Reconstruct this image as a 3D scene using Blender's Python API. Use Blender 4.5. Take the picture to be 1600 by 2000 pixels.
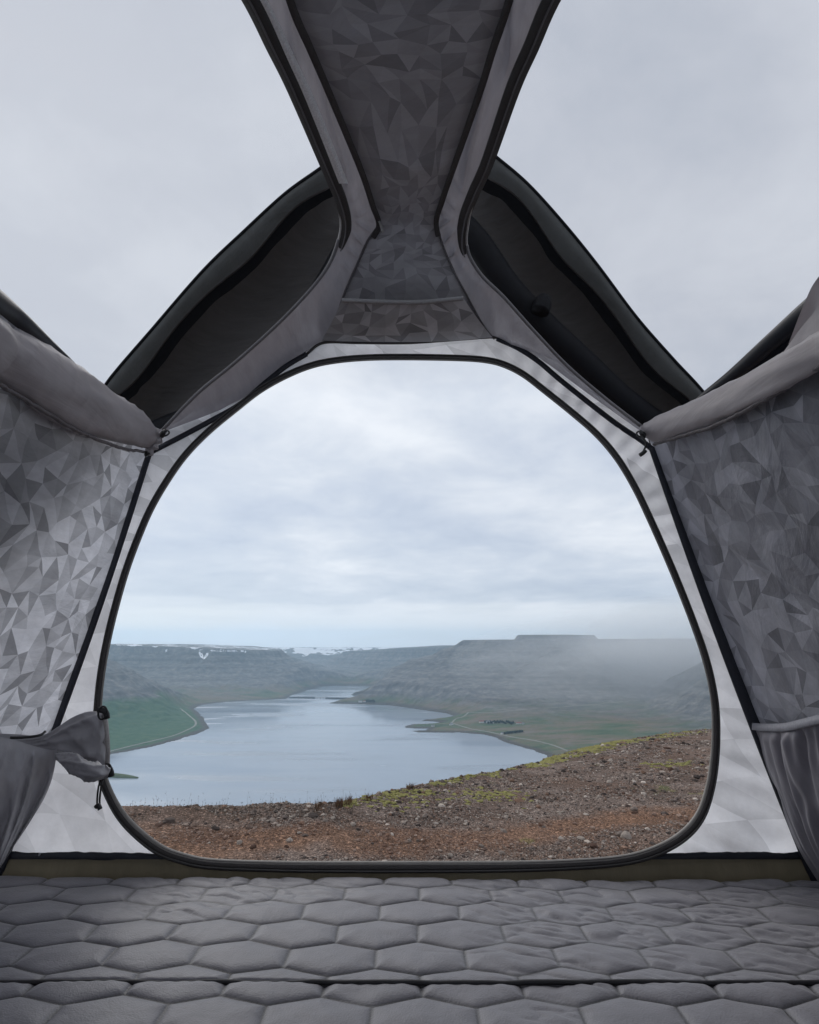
import bpy, math, random
import numpy as np
from mathutils import Vector

random.seed(7)
RNG = np.random.default_rng(11)
for o in list(bpy.data.objects):
    bpy.data.objects.remove(o)
SC = bpy.context.scene
COL = SC.collection

# ------------------------------------------------------------------ camera
FP = 1060.0                       # focal length in photo pixels (1600 x 2000)
PITCH = math.atan(258.0 / FP)     # slight upward tilt, the horizon sits below the middle
CP, SP = math.cos(PITCH), math.sin(PITCH)
cam = bpy.data.cameras.new('camera')
cam.sensor_fit = 'VERTICAL'
cam.sensor_height = 36.0
cam.lens = 36.0 * FP / 2000.0
cam.clip_start = 0.02
cam.clip_end = 80000.0
cam_ob = bpy.data.objects.new('camera', cam)
COL.objects.link(cam_ob)
cam_ob.location = (0, 0, 0)
cam_ob.rotation_euler = (math.pi / 2 + PITCH, 0, 0)
SC.camera = cam_ob

# ------------------------------------------------------------------ world: overcast sky
SUN_EL, SUN_AZ = math.radians(42), math.radians(-40)     # veiled sun, front left
SKY_STRENGTH = 0.1
world = bpy.data.worlds.new('World')
SC.world = world
world.use_nodes = True
wt = world.node_tree
wt.nodes.clear()


def N(t, typ, **kw):
    n = t.nodes.new(typ)
    for k, v in kw.items():
        if k.startswith('i_'):
            n.inputs[k[2:].replace('_', ' ')].default_value = v
        else:
            setattr(n, k, v)
    return n


def math_node(t, op, a, b=None, clamp=False):
    n = t.nodes.new('ShaderNodeMath')
    n.operation = op
    n.use_clamp = clamp
    for i, x in enumerate((a, b)):
        if x is None:
            continue
        if isinstance(x, (int, float)):
            n.inputs[i].default_value = x
        else:
            t.links.new(x, n.inputs[i])
    return n.outputs[0]


def ramp(t, fac, stops, interp='LINEAR'):
    n = t.nodes.new('ShaderNodeValToRGB')
    cr = n.color_ramp
    cr.interpolation = interp
    while len(cr.elements) > 1:
        cr.elements.remove(cr.elements[-1])
    cr.elements[0].position = stops[0][0]
    c = stops[0][1]
    cr.elements[0].color = (*c, 1) if len(c) == 3 else c
    for p, c in stops[1:]:
        e = cr.elements.new(p)
        e.color = (*c, 1) if len(c) == 3 else c
    t.links.new(fac, n.inputs[0])
    return n.outputs[0]


def mix(t, fac, a, b, blend='MIX'):
    n = t.nodes.new('ShaderNodeMix')
    n.data_type = 'RGBA'
    n.blend_type = blend
    for sock, x in ((n.inputs['Factor'], fac), (n.inputs['A'], a), (n.inputs['B'], b)):
        # colour mix uses the RGBA sockets
        pass
    ia, ib = n.inputs[6], n.inputs[7]
    for sock, x in ((n.inputs[0], fac), (ia, a), (ib, b)):
        if isinstance(x, (int, float)):
            sock.default_value = x if sock == n.inputs[0] else (x, x, x, 1)
        elif isinstance(x, tuple):
            sock.default_value = (*x, 1) if len(x) == 3 else x
        else:
            t.links.new(x, sock)
    return n.outputs[2]


def g3(x):
    return (x, x, x)


tc = N(wt, 'ShaderNodeTexCoord')
sep = N(wt, 'ShaderNodeSeparateXYZ')
wt.links.new(tc.outputs['Generated'], sep.inputs[0])
zc = math_node(wt, 'MAXIMUM', sep.outputs[2], 0.0)
den = math_node(wt, 'ADD', zc, 0.16)
px_ = math_node(wt, 'DIVIDE', sep.outputs[0], den)
py_ = math_node(wt, 'DIVIDE', sep.outputs[1], den)
comb = N(wt, 'ShaderNodeCombineXYZ')
wt.links.new(px_, comb.inputs[0])
wt.links.new(py_, comb.inputs[1])
comb.inputs[2].default_value = 3.3
n1 = N(wt, 'ShaderNodeTexNoise', i_Scale=0.95, i_Detail=6.0, i_Roughness=0.5, i_Distortion=0.25)
wt.links.new(comb.outputs[0], n1.inputs['Vector'])
n2 = N(wt, 'ShaderNodeTexNoise', i_Scale=3.1, i_Detail=9.0, i_Roughness=0.62, i_Distortion=.3)
wt.links.new(comb.outputs[0], n2.inputs['Vector'])
nn = math_node(wt, 'ADD', math_node(wt, 'MULTIPLY', n1.outputs[0], 0.68), math_node(wt, 'MULTIPLY', n2.outputs[0], 0.3))
low = ramp(wt, nn, [(0.36, (4.9, 5.4, 6.4)), (0.5, (6.2, 6.65, 7.4)), (0.62, (7.7, 8.0, 8.5))])
high = ramp(wt, nn, [(0.38, (4.1, 4.4, 5.0)), (0.5, (4.75, 5.0, 5.6)), (0.62, (5.5, 5.75, 6.3))])
sidex = math_node(wt, 'MAXIMUM', math_node(wt, 'SUBTRACT', math_node(wt, 'ABSOLUTE', sep.outputs[0]), .25), 0.0)
hf = ramp(wt, math_node(wt, 'ADD', sep.outputs[2], math_node(wt, 'MULTIPLY', sidex, .9)), [(0.43, g3(0)), (0.60, g3(1))])
clouds = mix(wt, hf, low, high)
# bright ragged cloud band low over the horizon
n3 = N(wt, 'ShaderNodeTexNoise', i_Scale=3.2, i_Detail=5.0, i_Roughness=0.55)
mp3 = N(wt, 'ShaderNodeMapping')
mp3.inputs['Scale'].default_value = (1.2, 1.2, 16.0)
wt.links.new(tc.outputs['Generated'], mp3.inputs[0])
wt.links.new(mp3.outputs[0], n3.inputs['Vector'])
band = ramp(wt, math_node(wt, 'ADD', sep.outputs[2], math_node(wt, 'MULTIPLY', math_node(wt, 'SUBTRACT', n3.outputs[0], .5), .05)),
            [(0.0, g3(.85)), (0.022, g3(.95)), (0.05, g3(.75)), (0.078, g3(0))])
clouds = mix(wt, band, clouds, (8.3, 8.5, 8.8))
sky = N(wt, 'ShaderNodeTexSky')
sky.sky_type = 'NISHITA'
sky.sun_disc = False
sky.sun_elevation = SUN_EL
sky.sun_rotation = SUN_AZ
thin = ramp(wt, nn, [(0.40, g3(0.90)), (0.52, g3(0.985))])
skyc = mix(wt, thin, sky.outputs[0], clouds)
bg = N(wt, 'ShaderNodeBackground', i_Strength=SKY_STRENGTH)
wt.links.new(skyc, bg.inputs[0])
wo = N(wt, 'ShaderNodeOutputWorld')
wt.links.new(bg.outputs[0], wo.inputs[0])

sun = bpy.data.lights.new('sun', 'SUN')
sun.energy = 1.5
sun.use_shadow = True
sun.angle = math.radians(60)
sun.color = (1.0, 0.97, 0.93)
sun_ob = bpy.data.objects.new('sun', sun)
COL.objects.link(sun_ob)
sd = Vector((math.sin(SUN_AZ) * math.cos(SUN_EL), math.cos(SUN_AZ) * math.cos(SUN_EL), math.sin(SUN_EL)))
sun_ob.rotation_euler = sd.to_track_quat('Z', 'Y').to_euler()

SC.cycles.volume_bounces = 3
vs = SC.view_settings
vs.view_transform = 'Standard'
vs.look = 'None'
vs.exposure = 0.2
vs.gamma = 1.0
vs.use_curve_mapping = False


# ------------------------------------------------------------------ helpers
def ray(u, v):
    up = (1000.0 - v) / FP
    return np.array([(u - 800.0) / FP, CP - up * SP, SP + up * CP])


def atY(u, v, y):
    d = ray(u, v)
    return d * (y / d[1])


def atZ(u, v, z):
    d = ray(u, v)
    return d * (z / d[2])


def atX(u, v, x):
    d = ray(u, v)
    return d * (x / d[0])


def atT(u, v, t):
    return ray(u, v) * t


def on_plane(u, v, p0, n):
    d = ray(u, v)
    return d * (np.dot(p0, n) / np.dot(d, n))


def spline(pts, n, closed=False):
    """Catmull-Rom through pts, n samples, roughly even in arc length"""
    p = np.array(pts, float)
    if closed:
        q = np.vstack([p[-1], p, p[0], p[1]])
    else:
        q = np.vstack([2 * p[0] - p[1], p, 2 * p[-1] - p[-2]])
    out = []
    m = 16
    for i in range(1, len(q) - 2):
        t = np.linspace(0, 1, m, endpoint=False)[:, None]
        a, b, c, d = q[i - 1], q[i], q[i + 1], q[i + 2]
        out.append(0.5 * ((2 * b) + (-a + c) * t + (2 * a - 5 * b + 4 * c - d) * t ** 2 + (-a + 3 * b - 3 * c + d) * t ** 3))
    out = np.vstack(out + [q[-2][None]])
    s = np.r_[0, np.cumsum(np.linalg.norm(np.diff(out, axis=0), axis=1))]
    tt = np.linspace(0, s[-1], n, endpoint=not closed)
    return np.stack([np.interp(tt, s, out[:, k]) for k in range(out.shape[1])], 1)


def spline_raw(pts, n):
    """Catmull-Rom sampled uniformly in control-point index (keeps pairings)"""
    p = np.array(pts, float)
    q = np.vstack([2 * p[0] - p[1], p, 2 * p[-1] - p[-2]])
    x = np.linspace(0, len(p) - 1 - 1e-9, n)
    i = np.floor(x).astype(int)
    t = (x - i)[:, None]
    a, b, c, d = q[i], q[i + 1], q[i + 2], q[i + 3]
    return 0.5 * ((2 * b) + (-a + c) * t + (2 * a - 5 * b + 4 * c - d) * t ** 2 + (-a + 3 * b - 3 * c + d) * t ** 3)


def _hash(ix, iy, seed):
    h = (ix.astype(np.int64) * 374761393 + iy.astype(np.int64) * 668265263 + seed * 144665) & 0x7fffffff
    h = ((h ^ (h >> 13)) * 1274126177) & 0x7fffffff
    h = h ^ (h >> 16)
    return (h & 0xffff) / 65535.0


def vnoise(x, y, seed=0):
    x = np.asarray(x, float)
    y = np.asarray(y, float)
    x, y = np.broadcast_arrays(x, y)
    ix, iy = np.floor(x), np.floor(y)
    fx, fy = x - ix, y - iy
    fx = fx * fx * (3 - 2 * fx)
    fy = fy * fy * (3 - 2 * fy)
    a, b = _hash(ix, iy, seed), _hash(ix + 1, iy, seed)
    c, d = _hash(ix, iy + 1, seed), _hash(ix + 1, iy + 1, seed)
    return (a + (b - a) * fx) * (1 - fy) + (c + (d - c) * fx) * fy


def fbm(x, y, seed=0, oct=4, rough=0.5):
    s, a, tot = 0, 1.0, 0
    for k in range(oct):
        s = s + a * vnoise(x * 2 ** k, y * 2 ** k, seed + 17 * k)
        tot += a
        a *= rough
    return s / tot


def sstep(a, b, x):
    t = np.clip((np.asarray(x, float) - a) / (b - a), 0, 1)
    return t * t * (3 - 2 * t)


def make_mesh(name, verts, faces, mat=None, parent=None, smooth=True, fattr=None, vattr=None, link=True):
    """verts (n,3); faces: array (m,k) or list of arrays"""
    me = bpy.data.meshes.new(name)
    verts = np.asarray(verts, np.float32)
    if not isinstance(faces, list):
        faces = [faces]
    faces = [np.asarray(f, np.int32) for f in faces if len(f)]
    nl = sum(f.size for f in faces)
    nf = sum(len(f) for f in faces)
    me.vertices.add(len(verts))
    me.vertices.foreach_set('co', verts.ravel())
    me.loops.add(nl)
    me.loops.foreach_set('vertex_index', np.concatenate([f.ravel() for f in faces]))
    me.polygons.add(nf)
    tot = np.concatenate([np.full(len(f), f.shape[1], np.int32) for f in faces])
    me.polygons.foreach_set('loop_start', np.r_[0, np.cumsum(tot)[:-1]].astype(np.int32))
    me.polygons.foreach_set('loop_total', tot)
    me.polygons.foreach_set('use_smooth', np.full(nf, smooth, bool))
    me.update(calc_edges=True)
    me.validate()
    for dct, dom in ((fattr, 'FACE'), (vattr, 'POINT')):
        for k, a in (dct or {}).items():
            a = np.asarray(a, np.float32)
            if a.ndim == 1:
                at = me.attributes.new(k, 'FLOAT', dom)
                at.data.foreach_set('value', a)
            else:
                at = me.attributes.new(k, 'FLOAT_COLOR', dom)
                at.data.foreach_set('color', np.c_[a, np.ones(len(a))].astype(np.float32).ravel())
    if mat:
        me.materials.append(mat)
    if not link:
        return me
    ob = bpy.data.objects.new(name, me)
    COL.objects.link(ob)
    if parent:
        ob.parent = parent
    return ob


def grid_faces(nr, nc, closed_c=False, off=0):
    r = np.arange(nr - 1)[:, None]
    c = np.arange(nc if closed_c else nc - 1)[None]
    c2 = (c + 1) % nc
    f = np.stack([r * nc + c, r * nc + c2, (r + 1) * nc + c2, (r + 1) * nc + c], -1)
    return f.reshape(-1, 4) + off


def grid_mesh(name, P, mat, parent=None, closed_c=False, **kw):
    nr, nc = P.shape[:2]
    return make_mesh(name, P.reshape(-1, 3), grid_faces(nr, nc, closed_c), mat, parent, **kw)


def grid_normals(P):
    du = np.gradient(P, axis=0)
    dv = np.gradient(P, axis=1)
    n = np.cross(du, dv)
    return n / (np.linalg.norm(n, axis=2, keepdims=True) + 1e-12)


def frames(C, normal=None, closed=False):
    C = np.asarray(C, float)
    if closed:
        T = np.roll(C, -1, 0) - np.roll(C, 1, 0)
    else:
        T = np.gradient(C, axis=0)
    T /= np.linalg.norm(T, axis=1, keepdims=True) + 1e-12
    if normal is None:
        normal = (0.13, 0.21, 1.0)
    Nn = np.broadcast_to(np.asarray(normal, float), C.shape).copy()
    Nn -= (Nn * T).sum(1)[:, None] * T
    Nn /= np.linalg.norm(Nn, axis=1, keepdims=True) + 1e-12
    S = np.cross(T, Nn)
    return T, S, Nn


def sweep_geo(C, prof, normal=None, closed=False, scale=None, caps=True):
    """prof: (k,2) offsets (side, normal); scale per-point multiplier or (n,2)"""
    C = np.asarray(C, float)
    prof = np.asarray(prof, float)
    T, S, Nn = frames(C, normal, closed)
    n, k = len(C), len(prof)
    sc = np.ones((n, 2)) if scale is None else np.asarray(scale, float)
    if sc.ndim == 1:
        sc = np.stack([sc, sc], 1)
    V = C[:, None] + S[:, None] * (prof[None, :, 0:1] * sc[:, None, 0:1]) + Nn[:, None] * (prof[None, :, 1:2] * sc[:, None, 1:2])
    F = grid_faces(n, k, True)
    V = V.reshape(-1, 3)
    fl = [F]
    if closed:
        a = (n - 1) * k + np.arange(k)
        b = np.arange(k)
        fl.append(np.stack([a, np.roll(a, -1), np.roll(b, -1), b], 1))
    elif caps:
        fl.append(np.arange(k)[::-1][None])
        fl.append((np.arange(k) + (n - 1) * k)[None])
    return V, fl


def circ(r, k=10, ry=None):
    a = np.linspace(0, 2 * math.pi, k, endpoint=False)
    return np.stack([r * np.cos(a), (ry or r) * np.sin(a)], 1)


def tape_prof(w, t):
    return np.array([(-w / 2, -t / 2), (-w / 2 + t * .4, -t * .8), (w / 2 - t * .4, -t * .8), (w / 2, -t / 2), (w / 2, t / 2), (-w / 2, t / 2)])


def sweep(name, C, prof, mat, parent=None, **kw):
    V, F = sweep_geo(C, prof, **kw)
    return make_mesh(name, V, F, mat, parent)


class Multi:
    def __init__(s):
        s.V, s.F, s.n = [], {}, 0

    def add(s, V, F):
        if not isinstance(F, list):
            F = [F]
        for f in F:
            f = np.asarray(f)
            s.F.setdefault(f.shape[1], []).append(f + s.n)
        s.V.append(np.asarray(V, float))
        s.n += len(V)

    def build(s, name, mat, parent=None, **kw):
        return make_mesh(name, np.vstack(s.V), [np.vstack(v) for v in s.F.values()], mat, parent, **kw)


def box_geo(c, size, rz=0):
    x, y, z = np.array(size) / 2
    v = np.array([(-x, -y, -z), (x, -y, -z), (x, y, -z), (-x, y, -z), (-x, -y, z), (x, -y, z), (x, y, z), (-x, y, z)])
    cr, sr = math.cos(rz), math.sin(rz)
    v = np.stack([v[:, 0] * cr - v[:, 1] * sr, v[:, 0] * sr + v[:, 1] * cr, v[:, 2]], 1) + np.array(c)
    f = np.array([(0, 3, 2, 1), (4, 5, 6, 7), (0, 1, 5, 4), (1, 2, 6, 5), (2, 3, 7, 6), (3, 0, 4, 7)])
    return v, f


def empty(name, loc=(0, 0, 0)):
    o = bpy.data.objects.new(name, None)
    o.location = loc
    o.empty_display_size = 0.1
    COL.objects.link(o)
    return o


def tag(o, label=None, cat=None, group=None, kind=None):
    for k, v in (('label', label), ('category', cat), ('group', group), ('kind', kind)):
        if v:
            o[k] = v
    return o


# ------------------------------------------------------------------ materials
def new_mat(name):
    m = bpy.data.materials.new(name)
    m.use_nodes = True
    t = m.node_tree
    t.nodes.clear()
    out = t.nodes.new('ShaderNodeOutputMaterial')
    return m, t, out


def fabric(name, col, trans=0.0, tcol=None, rough=0.75, attr=None, lo=0.7, hi=1.2, wr=0.25, wscale=9.0, sheen=0.15,
           weave=0.08, stretch=(1, 1, 1), spec=0.25, tri=None, mottled=0.12, ridge=False):
    m, t, out = new_mat(name)
    tcn = N(t, 'ShaderNodeTexCoord')
    mp = N(t, 'ShaderNodeMapping')
    mp.inputs['Scale'].default_value = stretch
    t.links.new(tcn.outputs['Object'], mp.inputs[0])
    base = mix(t, 1.0, tuple(col), (1, 1, 1), 'MULTIPLY')
    if attr:
        a = N(t, 'ShaderNodeAttribute', attribute_name=attr)
        f = ramp(t, a.outputs['Fac'], [(0, g3(lo)), (1, g3(hi))])
        base = mix(t, 1.0, tuple(col), f, 'MULTIPLY')
    if tri:
        # flat print: skewed lattice cut into triangles, one random grey each
        sp = N(t, 'ShaderNodeSeparateXYZ')
        nz = N(t, 'ShaderNodeTexNoise', i_Scale=3.5, i_Detail=0.0)
        t.links.new(tcn.outputs['Object'], nz.inputs['Vector'])
        vm = N(t, 'ShaderNodeVectorMath', operation='MULTIPLY_ADD')
        t.links.new(nz.outputs['Color'], vm.inputs[0])
        vm.inputs[1].default_value = g3(0.09)
        t.links.new(tcn.outputs['Object'], vm.inputs[2])
        t.links.new(vm.outputs[0], sp.inputs[0])
        x = math_node(t, 'MULTIPLY', sp.outputs[0], tri)
        z = math_node(t, 'MULTIPLY', sp.outputs[2], tri * 1.1)
        x2 = math_node(t, 'ADD', x, math_node(t, 'MULTIPLY', z, 0.5))
        fx, fz = math_node(t, 'FRACT', x2), math_node(t, 'FRACT', z)
        gx, gz = math_node(t, 'FLOOR', x2), math_node(t, 'FLOOR', z)
        up = math_node(t, 'GREATER_THAN', math_node(t, 'ADD', fx, fz), 1.0)
        cb = N(t, 'ShaderNodeCombineXYZ')
        for i, s in enumerate((gx, gz, up)):
            t.links.new(s, cb.inputs[i])
        wn = N(t, 'ShaderNodeTexWhiteNoise', noise_dimensions='3D')
        t.links.new(cb.outputs[0], wn.inputs['Vector'])
        f = ramp(t, wn.outputs['Value'], [(0, g3(lo)), (1, g3(hi))])
        base = mix(t, 1.0, tuple(col), f, 'MULTIPLY')
    mo = N(t, 'ShaderNodeTexNoise', i_Scale=22.0, i_Detail=6.0, i_Roughness=0.65)
    t.links.new(mp.outputs[0], mo.inputs['Vector'])
    mf = ramp(t, mo.outputs[0], [(0.25, g3(1 - mottled)), (0.75, g3(1 + mottled))])
    base = mix(t, 1.0, base, mf, 'MULTIPLY')
    w = N(t, 'ShaderNodeTexNoise', i_Scale=wscale, i_Detail=5.0, i_Roughness=0.55, i_Distortion=0.9)
    if ridge:
        w.noise_type = 'RIDGED_MULTIFRACTAL'
    t.links.new(mp.outputs[0], w.inputs['Vector'])
    b1 = N(t, 'ShaderNodeBump', i_Strength=wr, i_Distance=0.012)
    t.links.new(w.outputs[0], b1.inputs['Height'])
    fw = N(t, 'ShaderNodeTexNoise', i_Scale=420.0, i_Detail=2.0)
    t.links.new(tcn.outputs['Object'], fw.inputs['Vector'])
    b2 = N(t, 'ShaderNodeBump', i_Strength=weave, i_Distance=0.002)
    t.links.new(fw.outputs[0], b2.inputs['Height'])
    t.links.new(b1.outputs[0], b2.inputs['Normal'])
    p = N(t, 'ShaderNodeBsdfPrincipled')
    t.links.new(base, p.inputs['Base Color'])
    p.inputs['Roughness'].default_value = rough
    p.inputs['Specular IOR Level'].default_value = spec
    p.inputs['Sheen Weight'].default_value = sheen
    t.links.new(b2.outputs[0], p.inputs['Normal'])
    if trans > 0:
        tr = N(t, 'ShaderNodeBsdfTranslucent')
        tb = base if tcol is None else mix(t, 1.0, base, tuple(tcol), 'MULTIPLY')
        t.links.new(tb, tr.inputs['Color'])
        t.links.new(b2.outputs[0], tr.inputs['Normal'])
        ms = N(t, 'ShaderNodeMixShader', i_Fac=trans)
        t.links.new(p.outputs[0], ms.inputs[1])
        t.links.new(tr.outputs[0], ms.inputs[2])
        t.links.new(ms.outputs[0], out.inputs[0])
    else:
        t.links.new(p.outputs[0], out.inputs[0])
    return m


def plain(name, col, rough=0.6, spec=0.3, bump=0.0, bscale=50.0, var=0.1):
    m, t, out = new_mat(name)
    tcn = N(t, 'ShaderNodeTexCoord')
    nz = N(t, 'ShaderNodeTexNoise', i_Scale=bscale, i_Detail=4.0)
    t.links.new(tcn.outputs['Object'], nz.inputs['Vector'])
    f = ramp(t, nz.outputs[0], [(0.3, g3(1 - var)), (0.7, g3(1 + var))])
    p = N(t, 'ShaderNodeBsdfPrincipled')
    t.links.new(mix(t, 1.0, tuple(col), f, 'MULTIPLY'), p.inputs['Base Color'])
    p.inputs['Roughness'].default_value = rough
    p.inputs['Specular IOR Level'].default_value = spec
    if bump:
        b = N(t, 'ShaderNodeBump', i_Strength=bump, i_Distance=0.003)
        t.links.new(nz.outputs[0], b.inputs['Height'])
        t.links.new(b.outputs[0], p.inputs['Normal'])
    t.links.new(p.outputs[0], out.inputs[0])
    return m


# ================================================================== THE FJORD
WZ = -500.0            # water level, the camera is 500 m above it


def wpt(u, v, z=WZ):
    p = atZ(u, v, z)
    return (p[0], p[1])


def poly_sdf(X, Y, poly):
    """signed distance, negative inside"""
    P = np.asarray(poly, float)
    d2 = np.full(X.shape, 1e18)
    inside = np.zeros(X.shape, bool)
    n = len(P)
    for i in range(n):
        a, b = P[i], P[(i + 1) % n]
        e = b - a
        wx, wy = X - a[0], Y - a[1]
        t = np.clip((wx * e[0] + wy * e[1]) / (e @ e + 1e-9), 0, 1)
        dx, dy = wx - e[0] * t, wy - e[1] * t
        d2 = np.minimum(d2, dx * dx + dy * dy)
        c = ((a[1] <= Y) != (b[1] <= Y))
        with np.errstate(divide='ignore', invalid='ignore'):
            xi = a[0] + (Y - a[1]) / (b[1] - a[1] + 1e-12) * e[0]
        inside ^= c & (X < xi)
    d = np.sqrt(d2)
    return np.where(inside, -d, d)


left_shore = [(-900, 1700), (-300, 1560), (60, 1500), (150, 1487), (215, 1474), (255, 1467), (300, 1458), (345, 1446), (375, 1436), (400, 1428),
              (411, 1420), (403, 1412), (398, 1402), (388, 1392), (379, 1384), (392, 1377), (420, 1373), (470, 1369), (520, 1367), (560, 1365),
              (562, 1362), (568, 1359), (580, 1355), (590, 1352), (600, 1348), (618, 1345), (626, 1341.5), (650, 1340)]
right_shore = [(700, 1339.5), (725, 1341), (748, 1345), (740, 1350), (722, 1354), (690, 1356), (686, 1357.2), (718, 1357), (712, 1360), (690, 1366),
               (680, 1369), (650, 1371.5), (641, 1374), (700, 1375.5), (760, 1377.5), (800, 1383), (840, 1389), (870, 1393), (886, 1398), (870, 1402),
               (832, 1405), (824, 1408), (860, 1410), (850, 1412.5), (805, 1414.5), (790, 1418.5), (793, 1421.5), (812, 1423), (836, 1423), (832, 1426),
               (802, 1427.5), (815, 1430.5), (860, 1431), (900, 1431), (940, 1434.5), (965, 1440), (985, 1449), (1010, 1457), (1035, 1464), (1052, 1470),
               (1067, 1476), (1080, 1490), (1100, 1540), (1130, 1640), (1200, 1900)]
WATER = [wpt(u, v) for u, v in left_shore + right_shore]
WATER += [(1000, 300), (-2500, 300)]

# plateau mountains: (footprint of the flat top, top height, foot run, foot height)
def tp(u, y):               # map point at distance y seen at photo column u (on the horizon line)
    d = ray(u, 1258)
    return (d[0] / d[1] * y, y)


MTN = [
    # big plateau across the water on the left
    dict(poly=[tp(-900, 5600), tp(60, 6100), tp(150, 6250), tp(300, 6500), tp(420, 6550), tp(520, 6900), tp(546, 7200), tp(552, 8200), tp(500, 9800), tp(-900, 9500)],
         top=(-3600, 500, -1650, 424), run=1700, cliff=.24, pw=1.45, s=1),
    # nearer spur on the left
    dict(poly=[(-5500, 2300), (-2800, 2450), (-2620, 3300), (-2500, 3900), (-2620, 4500), (-3100, 5000), (-5500, 4800)], top=(0, 520, 1, 520), run=1050, cliff=.08, pw=1.2, s=2),
    # far snowy highland
    dict(poly=[tp(430, 11800), tp(520, 11500), tp(600, 11200), tp(640, 12100), tp(700, 12000), tp(800, 12500), tp(800, 15500), tp(350, 15500)],
         top=(0, 420, 1, 420), run=2300, cliff=.12, pw=1.3, s=3),
    # blue plateau right of the strait
    dict(poly=[tp(675, 10000), tp(740, 9500), tp(840, 9200), tp(960, 8900), tp(1100, 9300), tp(1100, 12500), tp(690, 12500)],
         top=(-1150, 372, 700, 470), run=1300, cliff=.30, pw=1.3, s=4),
    # big mountain on the right, two steps
    dict(poly=[tp(905, 6050), tp(950, 5800), tp(1010, 5750), tp(1120, 5700), tp(1250, 5900), tp(1500, 5700), tp(2000, 5400), tp(2000, 9000), tp(960, 8600), tp(915, 7000)],
         top=(600, 540, 3000, 556), run=2250, cliff=.15, pw=1.35, s=5),
    dict(poly=[tp(1012, 6100), tp(1060, 6050), tp(1118, 6050), tp(1150, 6400), tp(1130, 7000), tp(1015, 7000)], top=(0, 602, 1, 602), run=1000, cliff=.10, pw=.9, s=6),
    # slope coming in from the right
    dict(poly=[(2440, 3800), (2500, 4300), (2900, 4800), (6000, 4600), (6000, 2200), (2900, 2300), (2560, 3000)], top=(0, 525, 1, 525), run=1080, cliff=.06, pw=1.25, s=7),
]


def terrain_h(X, Y):
    """height above the water"""
    ds = poly_sdf(X, Y, WATER) + (fbm(X / 60, Y / 60, 5, 3) - .5) * 26
    low = np.where(ds > 0, 1.5 + 60 * (1 - np.exp(-np.maximum(ds, 0) / 900.0)), -4 + ds * .03)
    low = low * np.where(ds > 0, np.clip(ds / 25, .25, 1), 1)
    low = low + np.where(ds > 60, (fbm(X / 350, Y / 350, 9, 4) - .5) * 16 * np.clip((ds - 60) / 300, 0, 1), 0)
    hm = low.copy()
    for m in MTN:
        d = poly_sdf(X, Y, m['poly'])
        wob = (fbm(X / 700, Y / 700, m['s'], 3) - .5) * 320 + (fbm(X / 160, Y / 160, m['s'] + 50, 3) - .5) * 110
        # gullies cut down the slope
        g = np.abs(fbm(X / 110, Y / 110, m['s'] + 90, 3) - .5) * 2
        dd = np.maximum(d + wob * np.clip((d + 300) / 500, 0, 1), 0)
        dd = dd + (1 - g) * 62 * np.clip(dd / 200, 0, 1)
        q = np.clip(1 - dd / m['run'], 0, 1)
        cl = m['cliff']
        pr = (1 - cl) * q ** m['pw'] + cl * (.45 * sstep(.93, 1.0, q) + .3 * sstep(.82, .875, q) + .25 * sstep(.66, .76, q))
        tx = m['top']
        top = np.interp(X, [tx[0], tx[2]], [tx[1], tx[3]]) + (fbm(X / 900, Y / 900, m['s'] + 7, 2) - .5) * 14
        h = pr * top
        hm = np.maximum(hm, np.where(ds > 0, h * np.clip(ds / 240, 0, 1) + low * (1 - np.clip(h / 80, 0, 1)), -9e9))
    return hm, ds


az = np.radians(np.concatenate([np.linspace(-62, -38, 90, endpoint=False), np.linspace(-38, 38, 1050, endpoint=False), np.linspace(38, 62, 90)]))
rr = np.concatenate([np.geomspace(1500, 3500, 120, endpoint=False), np.geomspace(3500, 8200, 330, endpoint=False), np.geomspace(8200, 17500, 90)])
AZ, RR = np.meshgrid(az, rr)
TX, TY = RR * np.sin(AZ), RR * np.cos(AZ)
TH, TDS = terrain_h(TX, TY)


def ground_hit(u, v, r0=1500, r1=17000):
    """where the sight line through photo point (u,v) meets the fjord terrain"""
    d = ray(u, v)
    hor = math.hypot(d[0], d[1])
    r = np.geomspace(r0, r1, 900)
    x, y, z = d[0] / hor * r, d[1] / hor * r, d[2] / hor * r
    h = np.maximum(terrain_h(x, y)[0], 0) + WZ
    k = np.argmax(z < h)
    return np.array([x[k], y[k], h[k]])


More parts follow.
